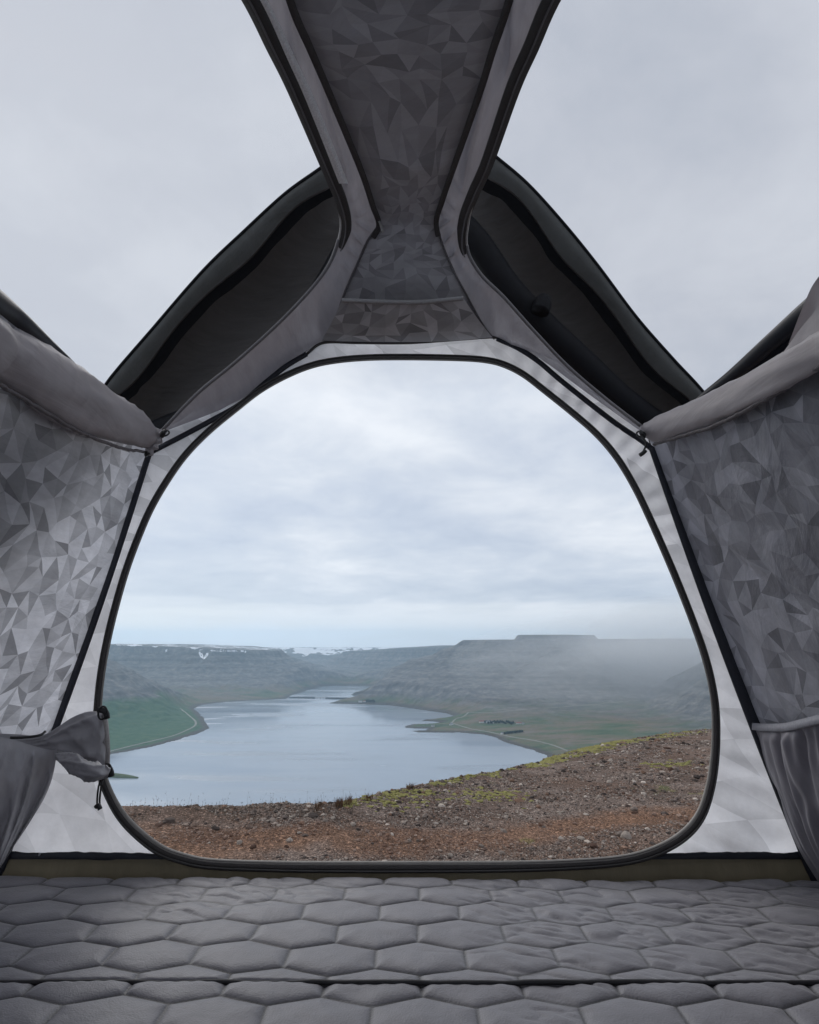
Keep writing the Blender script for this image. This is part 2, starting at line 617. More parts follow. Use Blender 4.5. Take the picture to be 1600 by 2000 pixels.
def terrain_mat():
    m, t, out = new_mat('fjord_land')
    geo = N(t, 'ShaderNodeNewGeometry')
    sp = N(t, 'ShaderNodeSeparateXYZ')
    t.links.new(geo.outputs['Position'], sp.inputs[0])
    h = math_node(t, 'SUBTRACT', sp.outputs[2], WZ)
    nz = N(t, 'ShaderNodeTexNoise', i_Scale=0.0022, i_Detail=8.0, i_Roughness=0.62)
    t.links.new(geo.outputs['Position'], nz.inputs['Vector'])
    nb = N(t, 'ShaderNodeTexNoise', i_Scale=0.013, i_Detail=6.0, i_Roughness=0.6)
    t.links.new(geo.outputs['Position'], nb.inputs['Vector'])
    # streaks that run down the slopes
    mp = N(t, 'ShaderNodeMapping')
    mp.inputs['Scale'].default_value = (0.02, 0.02, 0.0016)
    t.links.new(geo.outputs['Position'], mp.inputs[0])
    ns = N(t, 'ShaderNodeTexNoise', i_Scale=1.0, i_Detail=5.0, i_Roughness=0.6)
    t.links.new(mp.outputs[0], ns.inputs['Vector'])
    # basalt beds: thin level bands
    mb = N(t, 'ShaderNodeMapping')
    mb.inputs['Scale'].default_value = (0.0006, 0.0006, 0.03)
    t.links.new(geo.outputs['Position'], mb.inputs[0])
    nbed = N(t, 'ShaderNodeTexNoise', i_Scale=1.0, i_Detail=4.0, i_Roughness=0.7)
    t.links.new(mb.outputs[0], nbed.inputs['Vector'])
    # fields: flattened lowland patches
    mfield = N(t, 'ShaderNodeMapping')
    mfield.inputs['Scale'].default_value = (0.0022, 0.006, 0.004)
    mfield.inputs['Rotation'].default_value = (0, 0, 0.35)
    t.links.new(geo.outputs['Position'], mfield.inputs[0])
    nf = N(t, 'ShaderNodeTexNoise', i_Scale=1.0, i_Detail=7.0, i_Roughness=0.68)
    t.links.new(mfield.outputs[0], nf.inputs['Vector'])
    lowc = ramp(t, nf.outputs[0], [(0.34, (.05, .085, .05)), (0.45, (.09, .125, .07)), (0.52, (.14, .13, .085)), (0.6, (.185, .15, .12)), (0.7, (.09, .115, .065))])
    rock = ramp(t, ns.outputs[0], [(0.3, (.10, .105, .11)), (0.5, (.145, .145, .145)), (0.72, (.23, .22, .21))])
    bed = ramp(t, nbed.outputs[0], [(0.38, g3(.55)), (0.5, g3(1.0)), (0.62, g3(1.35))])
    rock = mix(t, .55, rock, mix(t, 1.0, rock, bed, 'MULTIPLY'))
    at = N(t, 'ShaderNodeAttribute', attribute_name='green')
    gm = math_node(t, 'ADD', math_node(t, 'MULTIPLY', nz.outputs[0], 140.0), math_node(t, 'MULTIPLY', nb.outputs[0], 110.0))
    hh = math_node(t, 'SUBTRACT', h, math_node(t, 'MULTIPLY', at.outputs['Fac'], 90.0))
    low_f = ramp(t, math_node(t, 'DIVIDE', math_node(t, 'ADD', hh, gm), 400.0), [(0.38, g3(1)), (0.56, g3(0))])
    green = mix(t, at.outputs['Fac'], lowc, ramp(t, ns.outputs[0], [(0.3, (.035, .09, .045)), (0.55, (.055, .12, .06)), (0.75, (.10, .14, .075))]))
    base = mix(t, low_f, rock, green)
    sh = N(t, 'ShaderNodeAttribute', attribute_name='shore')
    base = mix(t, sh.outputs['Fac'], base, (.085, .078, .07))
    sn = N(t, 'ShaderNodeAttribute', attribute_name='snow')
    nsn = N(t, 'ShaderNodeTexNoise', i_Scale=0.0042, i_Detail=7.0, i_Roughness=0.6)
    ms = N(t, 'ShaderNodeMapping')
    ms.inputs['Scale'].default_value = (1.0, 0.5, 3.0)
    t.links.new(geo.outputs['Position'], ms.inputs[0])
    t.links.new(ms.outputs[0], nsn.inputs['Vector'])
    sf = math_node(t, 'GREATER_THAN', math_node(t, 'ADD', nsn.outputs[0], math_node(t, 'MULTIPLY', sn.outputs['Fac'], 0.45)), 0.87)
    base = mix(t, sf, base, (.85, .88, .92))
    p = N(t, 'ShaderNodeBsdfPrincipled')
    t.links.new(base, p.inputs['Base Color'])
    p.inputs['Roughness'].default_value = 0.95
    p.inputs['Specular IOR Level'].default_value = 0.1
    b = N(t, 'ShaderNodeBump', i_Strength=0.9, i_Distance=14.0)
    hsum = math_node(t, 'ADD', ns.outputs[0], nb.outputs[0])
    t.links.new(hsum, b.inputs['Height'])
    t.links.new(b.outputs[0], p.inputs['Normal'])
    t.links.new(p.outputs[0], out.inputs[0])
    return m


snow = np.zeros_like(TH)
d1 = poly_sdf(TX, TY, MTN[0]['poly'])
snow = np.maximum(snow, sstep(60, -20, d1) * .70 * sstep(380, 440, TH))
d3 = poly_sdf(TX, TY, MTN[2]['poly'])
snow = np.maximum(snow, sstep(1300, 200, d3) * .88 * sstep(200, 330, TH))
green = sstep(-200, -1100, TX) * sstep(4900, 4300, TY) * sstep(210, 120, TH + (fbm(TX / 300, TY / 300, 8, 3) - .5) * 120)
shore = sstep(70, 20, TDS) * sstep(-5, 2, TDS)
land = grid_mesh('hills', np.stack([TX, TY, TH + WZ], -1), terrain_mat(), smooth=True,
                 vattr=dict(snow=snow.ravel(), green=green.ravel(), shore=shore.ravel()))
tag(land, kind='structure')


def water_mat():
    m, t, out = new_mat('fjord_water')
    geo = N(t, 'ShaderNodeNewGeometry')
    mp = N(t, 'ShaderNodeMapping')
    mp.inputs['Scale'].default_value = (0.0011, 0.0042, 1)
    t.links.new(geo.outputs['Position'], mp.inputs[0])
    nz = N(t, 'ShaderNodeTexNoise', i_Scale=1.0, i_Detail=5.0, i_Roughness=0.5, i_Distortion=0.4)
    t.links.new(mp.outputs[0], nz.inputs['Vector'])
    rg = ramp(t, nz.outputs[0], [(0.35, g3(.09)), (0.54, g3(.15)), (0.64, g3(.34))])
    p = N(t, 'ShaderNodeBsdfPrincipled')
    t.links.new(ramp(t, nz.outputs[0], [(0.32, (.24, .29, .355)), (0.5, (.29, .34, .40)), (0.68, (.25, .295, .35))]), p.inputs['Base Color'])
    t.links.new(rg, p.inputs['Roughness'])
    p.inputs['IOR'].default_value = 1.33
    wv = N(t, 'ShaderNodeTexNoise', i_Scale=0.05, i_Detail=4.0)
    t.links.new(geo.outputs['Position'], wv.inputs['Vector'])
    b = N(t, 'ShaderNodeBump', i_Strength=0.12, i_Distance=1.2)
    t.links.new(wv.outputs[0], b.inputs['Height'])
    t.links.new(b.outputs[0], p.inputs['Normal'])
    t.links.new(p.outputs[0], out.inputs[0])
    return m


xs = np.linspace(-19500, 19500, 40)
ys = np.linspace(-3000, 19500, 24)
gx, gy = np.meshgrid(xs, ys)
water = grid_mesh('water', np.stack([gx, gy, np.full_like(gx, WZ)], -1), water_mat(), smooth=False)
tag(water, kind='structure')

# low green islet on the left of the water
isl_mat = plain('islet_grass', (.085, .11, .05), .95, .1, 0, .02, .3)
c0 = np.array(wpt(180, 1514))
e0 = np.array(wpt(276, 1519.5))
L = np.linalg.norm(e0 - c0)
a = np.linspace(0, 2 * np.pi, 60, endpoint=False)
rad = 1 + (fbm(np.cos(a) * 2 + 5, np.sin(a) * 2 + 5, 3) - .5) * .4
rings = []
for s in (1.0, .96, .8, .45, .05):
    x = c0[0] + np.cos(a) * L * rad * s
    y = c0[1] + np.sin(a) * 24 * rad * s + (np.cos(a) * s) * (e0[1] - c0[1])
    z = np.full_like(a, WZ + (-3 if s == 1.0 else 12 * (1 - s ** 2) + 1.5)) + fbm(x / 20, y / 20, 4) * (0 if s == 1 else 3)
    rings.append(np.stack([x, y, z], -1))
isl = grid_mesh('islet', np.stack(rings), isl_mat, closed_c=True)
tag(isl, kind='structure')

# heart shaped snow patch and snow lines on the plateau rim
snow_m = plain('old_snow', (.86, .88, .92), .7, .2, 0, .02, .05)


def draped(name, px, mat, lift=3.0, n=5, kind='structure', **kw):
    c = np.mean(px, axis=0)
    V, rows = [], []
    b = spline(np.array(px, float), 28, closed=True)
    for s in (1.0, .6, .25):
        V.append([ground_hit(*(c + (p - c) * s), **kw) * 0.9985 + np.array((0, 0, lift)) for p in b])
    o = grid_mesh(name, np.array(V), mat, closed_c=True)
    tag(o, kind=kind)
    return o


for pxl in ([(388, 1277), (393, 1277), (397, 1281), (397, 1287), (392, 1285)], [(397, 1289), (401, 1281), (406, 1277), (407, 1280), (402, 1286)],
            [(322, 1272), (326, 1272), (326, 1275), (323, 1275)],
            [(410, 1273), (440, 1272.6), (466, 1274), (440, 1275)], [(470, 1273.6), (486, 1275), (478, 1275.6)],
            ):
    draped('snow_patch', pxl, snow_m)

# roads and the causeway ----------------------------------------------------
road_m = plain('pale_road', (.24, .24, .21), .9, .1, 0, .01, .1)


def road(name, px, w=9.0, lift=2.2):
    pp = spline(np.array(px, float), 60)
    C = np.array([ground_hit(u, v) for u, v in pp])
    k = np.ones(5) / 5
    for ax in range(3):
        C[2:-2, ax] = np.convolve(C[:, ax], k, 'valid')
    h = np.maximum(terrain_h(C[:, 0], C[:, 1])[0], 0) + WZ
    C[:, 2] = h + lift
    T = np.gradient(C, axis=0)
    S = np.stack([-T[:, 1], T[:, 0], 0 * T[:, 0]], 1)
    S /= np.linalg.norm(S, axis=1, keepdims=True) + 1e-9
    P = np.stack([C - S * w + (0, 0, -2), C - S * w * .5, C + S * w * .5, C + S * w + (0, 0, -2)], 1)
    tag(grid_mesh(name, P, road_m), kind='structure')


road('road', [(352, 1384), (366, 1395), (383, 1409), (384, 1416), (370, 1424), (340, 1437), (300, 1447), (250, 1459), (212, 1469)], 7)
road('road', [(884, 1413), (920, 1424), (960, 1431), (1000, 1440), (1040, 1446), (1080, 1456), (1110, 1467)], 7)
road('road', [(915, 1392), (905, 1400), (890, 1405), (882, 1413)], 7)
road('road', [(915, 1392), (960, 1392), (1040, 1385), (1120, 1380), (1250, 1368)], 6)

bank_m = plain('causeway_rock', (.06, .06, .058), .9, .1, 0, .02, .2)
CA, CB = np.array((*wpt(566, 1363.4), WZ)), np.array((*wpt(692, 1365.2), WZ))
cw = empty('causeway', tuple(CA))
tag(cw, 'long low causeway crossing the narrow end of the fjord', 'causeway')
Cc = np.stack([CA + (CB - CA) * s for s in np.linspace(0, 1, 24)]) - CA
gap = 10
sweep('embankment', Cc[:gap] + (0, 0, 6), [(-26, -8), (26, -8), (11, 5), (-11, 5)], bank_m, cw, normal=(0, 0, 1))
sweep('embankment', Cc[gap + 3:] + (0, 0, 6), [(-26, -8), (26, -8), (11, 5), (-11, 5)], bank_m, cw, normal=(0, 0, 1))
sweep('bridge_deck', Cc[gap - 1:gap + 4] + (0, 0, 9.0), [(-8, -1.2), (8, -1.2), (8, 1.2), (-8, 1.2)], plain('bridge_concrete', (.3, .3, .29)), cw, normal=(0, 0, 1))
for k in (gap, gap + 1, gap + 2):
    V, F = box_geo(Cc[k] + (0, 0, 2), (5, 10, 12), 0)
    make_mesh('pier', V, F, bank_m, cw, smooth=False)

# farms ----------------------------------------------------------------------
wall_m = plain('farm_white_wall', (.78, .78, .76), .7)
roof_g = plain('farm_grey_roof', (.22, .23, .24), .6)
roof_r = plain('farm_red_roof', (.25, .09, .07), .6)
glass_m = plain('farm_window', (.04, .05, .06), .2, .6)


def house(u, v, L_, W_, H_, rz, roof, label, group=None):
    p = ground_hit(u, v)
    e = empty('farmhouse', tuple(p + (0, 0, -1)))
    e.rotation_euler = (0, 0, rz)
    V, F = box_geo((0, 0, H_ / 2), (L_, W_, H_))
    make_mesh('wall', V, F, wall_m, e, smooth=False)
    x, y = L_ / 2 + .6, W_ / 2 + .8
    V = np.array([(-x, -y, H_ - .2), (x, -y, H_ - .2), (x, y, H_ - .2), (-x, y, H_ - .2), (-x, 0, H_ + W_ * .42), (x, 0, H_ + W_ * .42)])
    o = make_mesh('roof', V, [np.array([(0, 1, 5, 4), (2, 3, 4, 5), (0, 3, 2, 1)]), np.array([(0, 4, 3), (1, 2, 5)])], roof, e, smooth=False)
    for k in range(3):
        V, F = box_geo((-L_ / 3 + k * L_ / 3, -W_ / 2 - .05, H_ * .5), (1.6, .3, 1.8))
        make_mesh('window', V, F, glass_m, e, smooth=False)
    tag(e, label, 'house', group)
    return e


house(941, 1411.5, 30, 15, 8, .2, roof_r, 'white farmhouse at the left end of the main farm cluster beyond the fjord', 'farm buildings on the right shore')
house(953, 1412, 24, 12, 10, .4, roof_g, 'tall white farmhouse with dark trees on its right in the middle of the farm cluster', 'farm buildings on the right shore')
house(962, 1413, 18, 12, 7, -.3, roof_g, 'small white outbuilding just right of the tall farmhouse', 'farm buildings on the right shore')
house(1014, 1414, 34, 13, 6, .1, roof_r, 'long low barn at the right end of the farm cluster past the trees', 'farm buildings on the right shore')
house(1022, 1414.6, 16, 12, 5, .5, roof_g, 'little shed touching the right end of the long low barn', 'farm buildings on the right shore')
house(982, 1434, 18, 12, 8, .3, roof_g, 'lone white house at the left end of the dark shelter belt', 'farm buildings on the right shore')
house(881.5, 1416, 22, 14, 8, .6, roof_g, 'white house beside the road bend at the root of the spit', 'farm buildings on the right shore')
house(846, 1419, 20, 12, 6, .1, roof_g, 'white building out on the dark spit in the fjord', 'farm buildings on the right shore')
house(704, 1371.8, 34, 16, 9, .1, roof_g, 'white farm by the water next to the far end of the causeway', 'farm buildings on the right shore')
house(712, 1371.6, 22, 14, 7, .3, roof_r, 'small farm building beside the white farm near the causeway', 'farm buildings on the right shore')
for e in [o for o in bpy.data.objects if o.name.startswith('farmhouse')]:
    pass


def leaf_clump(name, px_pts, n, size, rad, label, seed):
    """trees: leaf sized faces spread through a row of crowns"""
    rg = np.random.default_rng(seed)
    C = np.array([ground_hit(u, v) for u, v in px_pts])
    which = rg.integers(0, len(C), n)
    d = rg.normal(size=(n, 3))
    d /= np.linalg.norm(d, axis=1, keepdims=True)
    p = C[which] + d * rad * (rg.random((n, 1)) ** .4) * np.array((1, 1, .8)) + np.array((0, 0, rad * .8))
    a = rg.normal(size=(n, 3))
    b = rg.normal(size=(n, 3))
    V = np.stack([p + a * size, p + b * size, p - (a + b) * size * .8], 1).reshape(-1, 3)
    o = make_mesh(name, V, np.arange(3 * n).reshape(-1, 3), plain(name + '_leaf', (.03, .05, .03), .9, .1), smooth=False)
    tag(o, label, 'trees', kind='stuff')


leaf_clump('farm_trees', [(u, 1413 + random.uniform(-2, 2)) for u in range(948, 1005, 3)], 2600, 2.0, 8, 'dark trees round the farm cluster on the right shore', 1)
leaf_clump('shelter_belt', [(u, 1434 - (u - 985) * .11) for u in range(984, 1022, 2)], 2400, 1.8, 7, 'dark diagonal row of trees running right from the lone white house', 2)
leaf_clump('farm_trees', [(u, 1371) for u in range(716, 734, 3)], 900, 3.0, 9, 'dark trees behind the white farm near the causeway', 3)

# air: pale haze over the whole fjord, thicker banks of drizzle on the right
def volume(name, col, dens, g=.35):
    m, t, out = new_mat(name)
    v = N(t, 'ShaderNodeVolumePrincipled')
    v.inputs['Color'].default_value = (*col, 1)
    v.inputs['Density'].default_value = dens
    v.inputs['Anisotropy'].default_value = g
    t.links.new(v.outputs[0], out.inputs['Volume'])
    return m


V, F = box_geo((0, 8500, (WZ - 12 + 450) / 2), (40400, 24400, 450 - (WZ - 12)))
tag(make_mesh('haze', V, F, volume('haze_air', (.60, .82, 1.0), 5.4e-5, .6), smooth=False), kind='stuff')
mist_m = volume('drizzle_air', (1.0, 1.0, 1.0), 1.6e-4, .55)


def ellipsoid(c, r, n=28):
    th, ph = np.meshgrid(np.linspace(0, 2 * np.pi, n, endpoint=False), np.linspace(.02, np.pi - .02, n // 2), indexing='xy')
    P = np.stack([np.cos(th) * np.sin(ph) * r[0], np.sin(th) * np.sin(ph) * r[1], np.cos(ph) * r[2]], -1) + np.array(c)
    nr, nc = P.shape[:2]
    return P.reshape(-1, 3), [grid_faces(nr, nc, True)[:, ::-1], np.arange(nc)[None], (np.arange(nc) + (nr - 1) * nc)[None, ::-1]]


m = Multi()
for u, v, y, rx, ry, rz in ((1340, 1270, 4700, 900, 900, 400), (1290, 1235, 4900, 1000, 800, 330), (1430, 1310, 4200, 900, 900, 430),
                            (1310, 1330, 4900, 620, 700, 300), (1130, 1285, 5200, 950, 600, 200), (1420, 1230, 4600, 1200, 900, 380), (1240, 1300, 5000, 700, 700, 330),
                            (1230, 1300, 4600, 1500, 1100, 420), (1330, 1350, 4300, 1300, 1000, 400)):
    p = atY(u, v, y)
    p[2] = min(p[2], 438 - rz)
    V, F = ellipsoid(p, (rx, ry, rz))
    tag(make_mesh('mist_bank', V, F, mist_m), kind='stuff')

# ================================================================== NEAR GROUND
GZ = -2.6
crest_px = [(-2200, 1640), (-900, 1625), (-200, 1605), (100, 1592), (260, 1585), (360, 1580), (470, 1579), (560, 1577), (640, 1574), (700, 1565), (760, 1553), (830, 1537), (900, 1523), (980, 1506),
            (1050, 1490), (1120, 1469), (1180, 1453), (1250, 1441), (1320, 1431), (1390, 1425), (1500, 1417), (1700, 1410), (2600, 1400), (4200, 1400)]
crest_rd = [9.5] * 9 + [10.2, 11.2, 12.5, 14, 16, 18, 20.5, 23, 25.5, 28, 31, 34, 38, 44, 44]
_ca, _cr, _cz = [], [], []
for (u, v), r in zip(crest_px, crest_rd):
    d = ray(u, v)
    h = math.hypot(d[0], d[1])
    _ca.append(math.atan2(d[0], d[1]))
    _cr.append(r)
    _cz.append(d[2] / h * r)
_ca, _cr, _cz = map(np.array, (_ca, _cr, _cz))


def near_h(X, Y):
    r = np.hypot(X, Y)
    a = np.arctan2(X, Y)
    a = np.clip(a, _ca[0], _ca[-1])
    rc = np.interp(a, _ca, _cr)
    zc_ = np.interp(a, _ca, _cz)
    s = r / rc
    inn = GZ + (zc_ - GZ) * np.clip(s, 0, 1) ** 1.7
    over = np.maximum(r - rc, 0)
    z = inn - over * .18 * sstep(0, 1.5, over) - np.maximum(over - .25, 0) * .45
    z = np.maximum(z, WZ - 6)
    amp = sstep(2, 6, r)
    z = z + (fbm(X * .9, Y * .9, 31, 4) - .5) * .10 * amp + (fbm(X * 4.5, Y * 4.5, 37, 3) - .5) * .045 * amp + (fbm(X * 16, Y * 16, 39, 2) - .5) * .02 * amp * sstep(30, 14, r)
    return z, r, rc


azn = np.radians(np.concatenate([np.linspace(-75, -38, 60, endpoint=False), np.linspace(-38, 38, 820, endpoint=False), np.linspace(38, 75, 60)]))
rn = np.concatenate([np.linspace(.05, 5.2, 10, endpoint=False), np.geomspace(5.2, 36, 330, endpoint=False), np.geomspace(36, 1400, 70)])
A2, R2 = np.meshgrid(azn, rn)
NX, NY = R2 * np.sin(A2), R2 * np.cos(A2)
NZ, NR, NRC = near_h(NX, NY)


def track_mask(X, Y):
    """reddish bare earth of the wheel track crossing in front of the tent (map position)"""
    n = (fbm(X * .7, Y * .7, 71, 4) - .5) * 2.2
    n2 = (fbm(X * 3.3, Y * 3.3, 72, 3) - .5) * .9
    y1 = np.interp(X, [-4, -2.43, -1.38, 0, 1.57, 3.5, 5, 7], [7.5, 7.8, 8.2, 8.76, 9.2, 10.2, 10.4, 10.8]) + n * .22
    m1 = sstep(.85, .2, np.abs(Y - y1) + n2 * .6)
    y2 = 7.25 - .05 * X + n * .3
    m2 = sstep(.55, .1, np.abs(Y - y2) + n2 * .6) * .55 * sstep(-1, 1, X)
    return np.clip(np.maximum(m1, m2), 0, 1)


trk = track_mask(NX, NY)
side = NRC - NR                       # distance inside the crest
mossn = fbm(NX * .55, NY * .55, 81, 4)
mossf = fbm(NX * 3.5, NY * 3.5, 82, 3)
ang = np.arctan2(NX, NY)
mossb = sstep(math.atan2(-150, 1060), math.atan2(60, 1060), ang)
mosswidth = .02 + .12 * mossb + 1.3 * sstep(.12, .26, ang) * sstep(.52, .40, ang) + .3 * sstep(.4, .5, ang)
moss = sstep(1.25, .35, side / mosswidth + (mossf - .5) * 2.2) * sstep(-2, -.5, side + 1.2) * mossb
moss = moss * sstep(.45, .55, fbm(NX * 1.6, NY * 1.6, 85, 4))
moss = np.maximum(moss, sstep(.68, .74, mossn * .6 + mossf * .4) * mossb * .7)
c_grav = np.array((.165, .118, .095))
c_grav2 = np.array((.255, .198, .168))
c_red = np.array((.27, .155, .10))
c_moss = np.array((.25, .23, .09))
c_moss2 = np.array((.09, .12, .03))
g1 = fbm(NX * 1.4, NY * 1.4, 91, 5, .6)[..., None]
col = c_grav + (c_grav2 - c_grav) * sstep(.35, .65, g1)
redd = np.array((.20, .125, .09))
col = col + (redd - col) * .5 * sstep(.5, .65, fbm(NX * .5, NY * .8, 95, 4))[..., None]
col = col + (c_red - col) * (trk * .85)[..., None]
mc = c_moss2 + (c_moss - c_moss2) * sstep(.4, .6, fbm(NX * 5, NY * 5, 97, 3))[..., None]
col = col + (mc - col) * (moss * .8)[..., None]


def gravel_mat():
    m, t, out = new_mat('gravel_soil')
    at = N(t, 'ShaderNodeAttribute', attribute_name='tint')
    tcn = N(t, 'ShaderNodeTexCoord')
    v1 = N(t, 'ShaderNodeTexVoronoi', i_Scale=42.0)
    t.links.new(tcn.outputs['Object'], v1.inputs['Vector'])
    v2 = N(t, 'ShaderNodeTexVoronoi', i_Scale=17.0)
    t.links.new(tcn.outputs['Object'], v2.inputs['Vector'])
    nz = N(t, 'ShaderNodeTexNoise', i_Scale=60.0, i_Detail=5.0, i_Roughness=.7)
    t.links.new(tcn.outputs['Object'], nz.inputs['Vector'])
    hs = N(t, 'ShaderNodeSeparateColor')
    t.links.new(v1.outputs['Color'], hs.inputs[0])
    f = ramp(t, hs.outputs[0], [(0, g3(.5)), (.75, g3(1.05)), (.94, g3(1.6)), (1, g3(2.2))])
    base = mix(t, 1.0, at.outputs['Color'], f, 'MULTIPLY')
    f2 = ramp(t, nz.outputs[0], [(.3, g3(.6)), (.7, g3(1.4))])
    base = mix(t, 1.0, base, f2, 'MULTIPLY')
    p = N(t, 'ShaderNodeBsdfPrincipled')
    t.links.new(base, p.inputs['Base Color'])
    p.inputs['Roughness'].default_value = .95
    p.inputs['Specular IOR Level'].default_value = .15
    hgt = math_node(t, 'SUBTRACT', math_node(t, 'MULTIPLY', nz.outputs[0], .6), math_node(t, 'ADD', v1.outputs['Distance'], v2.outputs['Distance']))
    b = N(t, 'ShaderNodeBump', i_Strength=1.0, i_Distance=.03)
    t.links.new(hgt, b.inputs['Height'])
    t.links.new(b.outputs[0], p.inputs['Normal'])
    t.links.new(p.outputs[0], out.inputs[0])
    return m


ground = grid_mesh('ground', np.stack([NX, NY, NZ], -1), gravel_mat(), vattr=dict(tint=col.reshape(-1, 3)))
tag(ground, kind='structure')

# stones ---------------------------------------------------------------------
ICO_T = (1 + 5 ** .5) / 2
ico_v = np.array([(-1, ICO_T, 0), (1, ICO_T, 0), (-1, -ICO_T, 0), (1, -ICO_T, 0), (0, -1, ICO_T), (0, 1, ICO_T), (0, -1, -ICO_T), (0, 1, -ICO_T),
                  (ICO_T, 0, -1), (ICO_T, 0, 1), (-ICO_T, 0, -1), (-ICO_T, 0, 1)], float)
ico_v /= np.linalg.norm(ico_v[0])
ico_f = np.array([(0, 11, 5), (0, 5, 1), (0, 1, 7), (0, 7, 10), (0, 10, 11), (1, 5, 9), (5, 11, 4), (11, 10, 2), (10, 7, 6), (7, 1, 8),
                  (3, 9, 4), (3, 4, 2), (3, 2, 6), (3, 6, 8), (3, 8, 9), (4, 9, 5), (2, 4, 11), (6, 2, 10), (8, 6, 7), (9, 8, 1)])
oct_v = np.array([(1, 0, 0), (0, 1, 0), (-1, 0, 0), (0, -1, 0), (0, 0, 1), (0, 0, -1)], float)
oct_f = np.array([(0, 1, 4), (1, 2, 4), (2, 3, 4), (3, 0, 4), (1, 0, 5), (2, 1, 5), (3, 2, 5), (0, 3, 5)])


def stone_mat():
    m, t, out = new_mat('stone')
    at = N(t, 'ShaderNodeAttribute', attribute_name='tint')
    tcn = N(t, 'ShaderNodeTexCoord')
    nz = N(t, 'ShaderNodeTexNoise', i_Scale=35.0, i_Detail=5.0, i_Roughness=.7)
    t.links.new(tcn.outputs['Object'], nz.inputs['Vector'])
    f2 = ramp(t, nz.outputs[0], [(.3, g3(.7)), (.7, g3(1.3))])
    p = N(t, 'ShaderNodeBsdfPrincipled')
    t.links.new(mix(t, 1.0, at.outputs['Color'], f2, 'MULTIPLY'), p.inputs['Base Color'])
    p.inputs['Roughness'].default_value = .9
    p.inputs['Specular IOR Level'].default_value = .2
    b = N(t, 'ShaderNodeBump', i_Strength=.6, i_Distance=.01)
    t.links.new(nz.outputs[0], b.inputs['Height'])
    t.links.new(b.outputs[0], p.inputs['Normal'])
    t.links.new(p.outputs[0], out.inputs[0])
    return m


STONE = stone_mat()
stone_cols = np.array([(.33, .28, .24), (.25, .205, .175), (.12, .095, .083), (.06, .048, .043), (.20, .125, .09), (.175, .14, .122), (.44, .38, .33), (.10, .06, .045)])


def scatter(n, rg, rmin=5.3, inset=-.4, power=1.0):
    a = rg.uniform(math.radians(-37), math.radians(37), n * 2)
    rc = np.interp(a, _ca, _cr)
    r = rmin * ((rc - inset) / rmin) ** (rg.random(n * 2) ** power)
    x, y = r * np.sin(a), r * np.cos(a)
    d = fbm(x * 1.1, y * 1.5, 301, 4, .6) + rg.uniform(-.16, .16, len(x))      # stones lie in drifts
    k = np.argsort(d < .47, kind='stable')[:n]
    return x[k], y[k], r[k]


# many tints of small stones
def stone_field(name, n, size_px, base_v, base_f, seed, label, power=1.0):
    rg = np.random.default_rng(seed)
    x, y, r = scatter(n, rg, power=power)
    z = near_h(x, y)[0]
    size = size_px(rg, n) * r / FP
    k = len(base_v)
    jit = 1 + rg.normal(0, .22, (n, k, 3))
    sc = size[:, None, None] * np.stack([rg.uniform(.8, 1.4, n), rg.uniform(.8, 1.3, n), rg.uniform(.45, .85, n)], 1)[:, None]
    th = rg.uniform(0, 6.28, n)
    v = base_v[None] * jit * sc
    c, s = np.cos(th)[:, None], np.sin(th)[:, None]
    v = np.stack([v[..., 0] * c - v[..., 1] * s, v[..., 0] * s + v[..., 1] * c, v[..., 2]], -1)
    v += np.stack([x, y, z + size * .2], 1)[:, None]
    f = (base_f[None] + (np.arange(n) * k)[:, None, None]).reshape(-1, 3)
    tr = track_mask(x, y)
    ci = rg.choice(8, n, p=[.14, .18, .16, .15, .12, .14, .06, .05])
    tint = stone_cols[ci] * rg.uniform(.7, 1.3, (n, 1))
    tint = tint + (np.array((.22, .125, .085)) - tint) * (tr * .6)[:, None]
    o = make_mesh(name, v.reshape(-1, 3), f, STONE, ground, smooth=False, fattr=dict(tint=np.repeat(tint, len(base_f), 0)))
    o['kind'] = 'stuff'
    return o


stone_field('pebbles', 70000, lambda rg, n: rg.uniform(.6, 1.7, n), oct_v, oct_f, 3, None, power=.9)
stone_field('small_stones', 6500, lambda rg, n: np.clip(rg.lognormal(.75, .38, n), 1.4, 4.6), ico_v, ico_f, 4, None, power=1.0)

# single stones big enough to pick out: twelve shapes, shared mesh data
rg = np.random.default_rng(5)
shapes = []
for k in range(24):
    v = ico_v.copy()
    e = []
    # one subdivision for a rounder broken shape
    vs_, fs_, cache = list(map(np.array, v)), [], {}

    def midp(i, j):
        key = (min(i, j), max(i, j))
        if key not in cache:
            p = vs_[i] + vs_[j]
            vs_.append(p / np.linalg.norm(p))
            cache[key] = len(vs_) - 1
        return cache[key]
    if k < 8:
        for a_, b_, c_ in ico_f:
            ab, bc, ca = midp(a_, b_), midp(b_, c_), midp(c_, a_)
            fs_ += [(a_, ab, ca), (b_, bc, ab), (c_, ca, bc), (ab, bc, ca)]
    else:
        fs_ = [tuple(f) for f in ico_f]
    V = np.array(vs_)
    V = V * (1 + rg.normal(0, .10 if k < 8 else .17, (len(V), 1))) + rg.normal(0, .05, V.shape)
    for q in range(3):          # broken flat faces
        nrm = rg.normal(size=3)
        nrm /= np.linalg.norm(nrm)
        dd = V @ nrm
        V = V - np.maximum(dd - .68, 0)[:, None] * nrm
    tint = stone_cols[k % 8] * rg.uniform(.85, 1.1)
    shapes.append(make_mesh('stone', V, np.array(fs_), STONE, smooth=False, vattr=dict(tint=np.repeat(tint[None], len(V), 0)), link=False))
xs_, ys_, rs_ = scatter(290, rg, power=1.0)
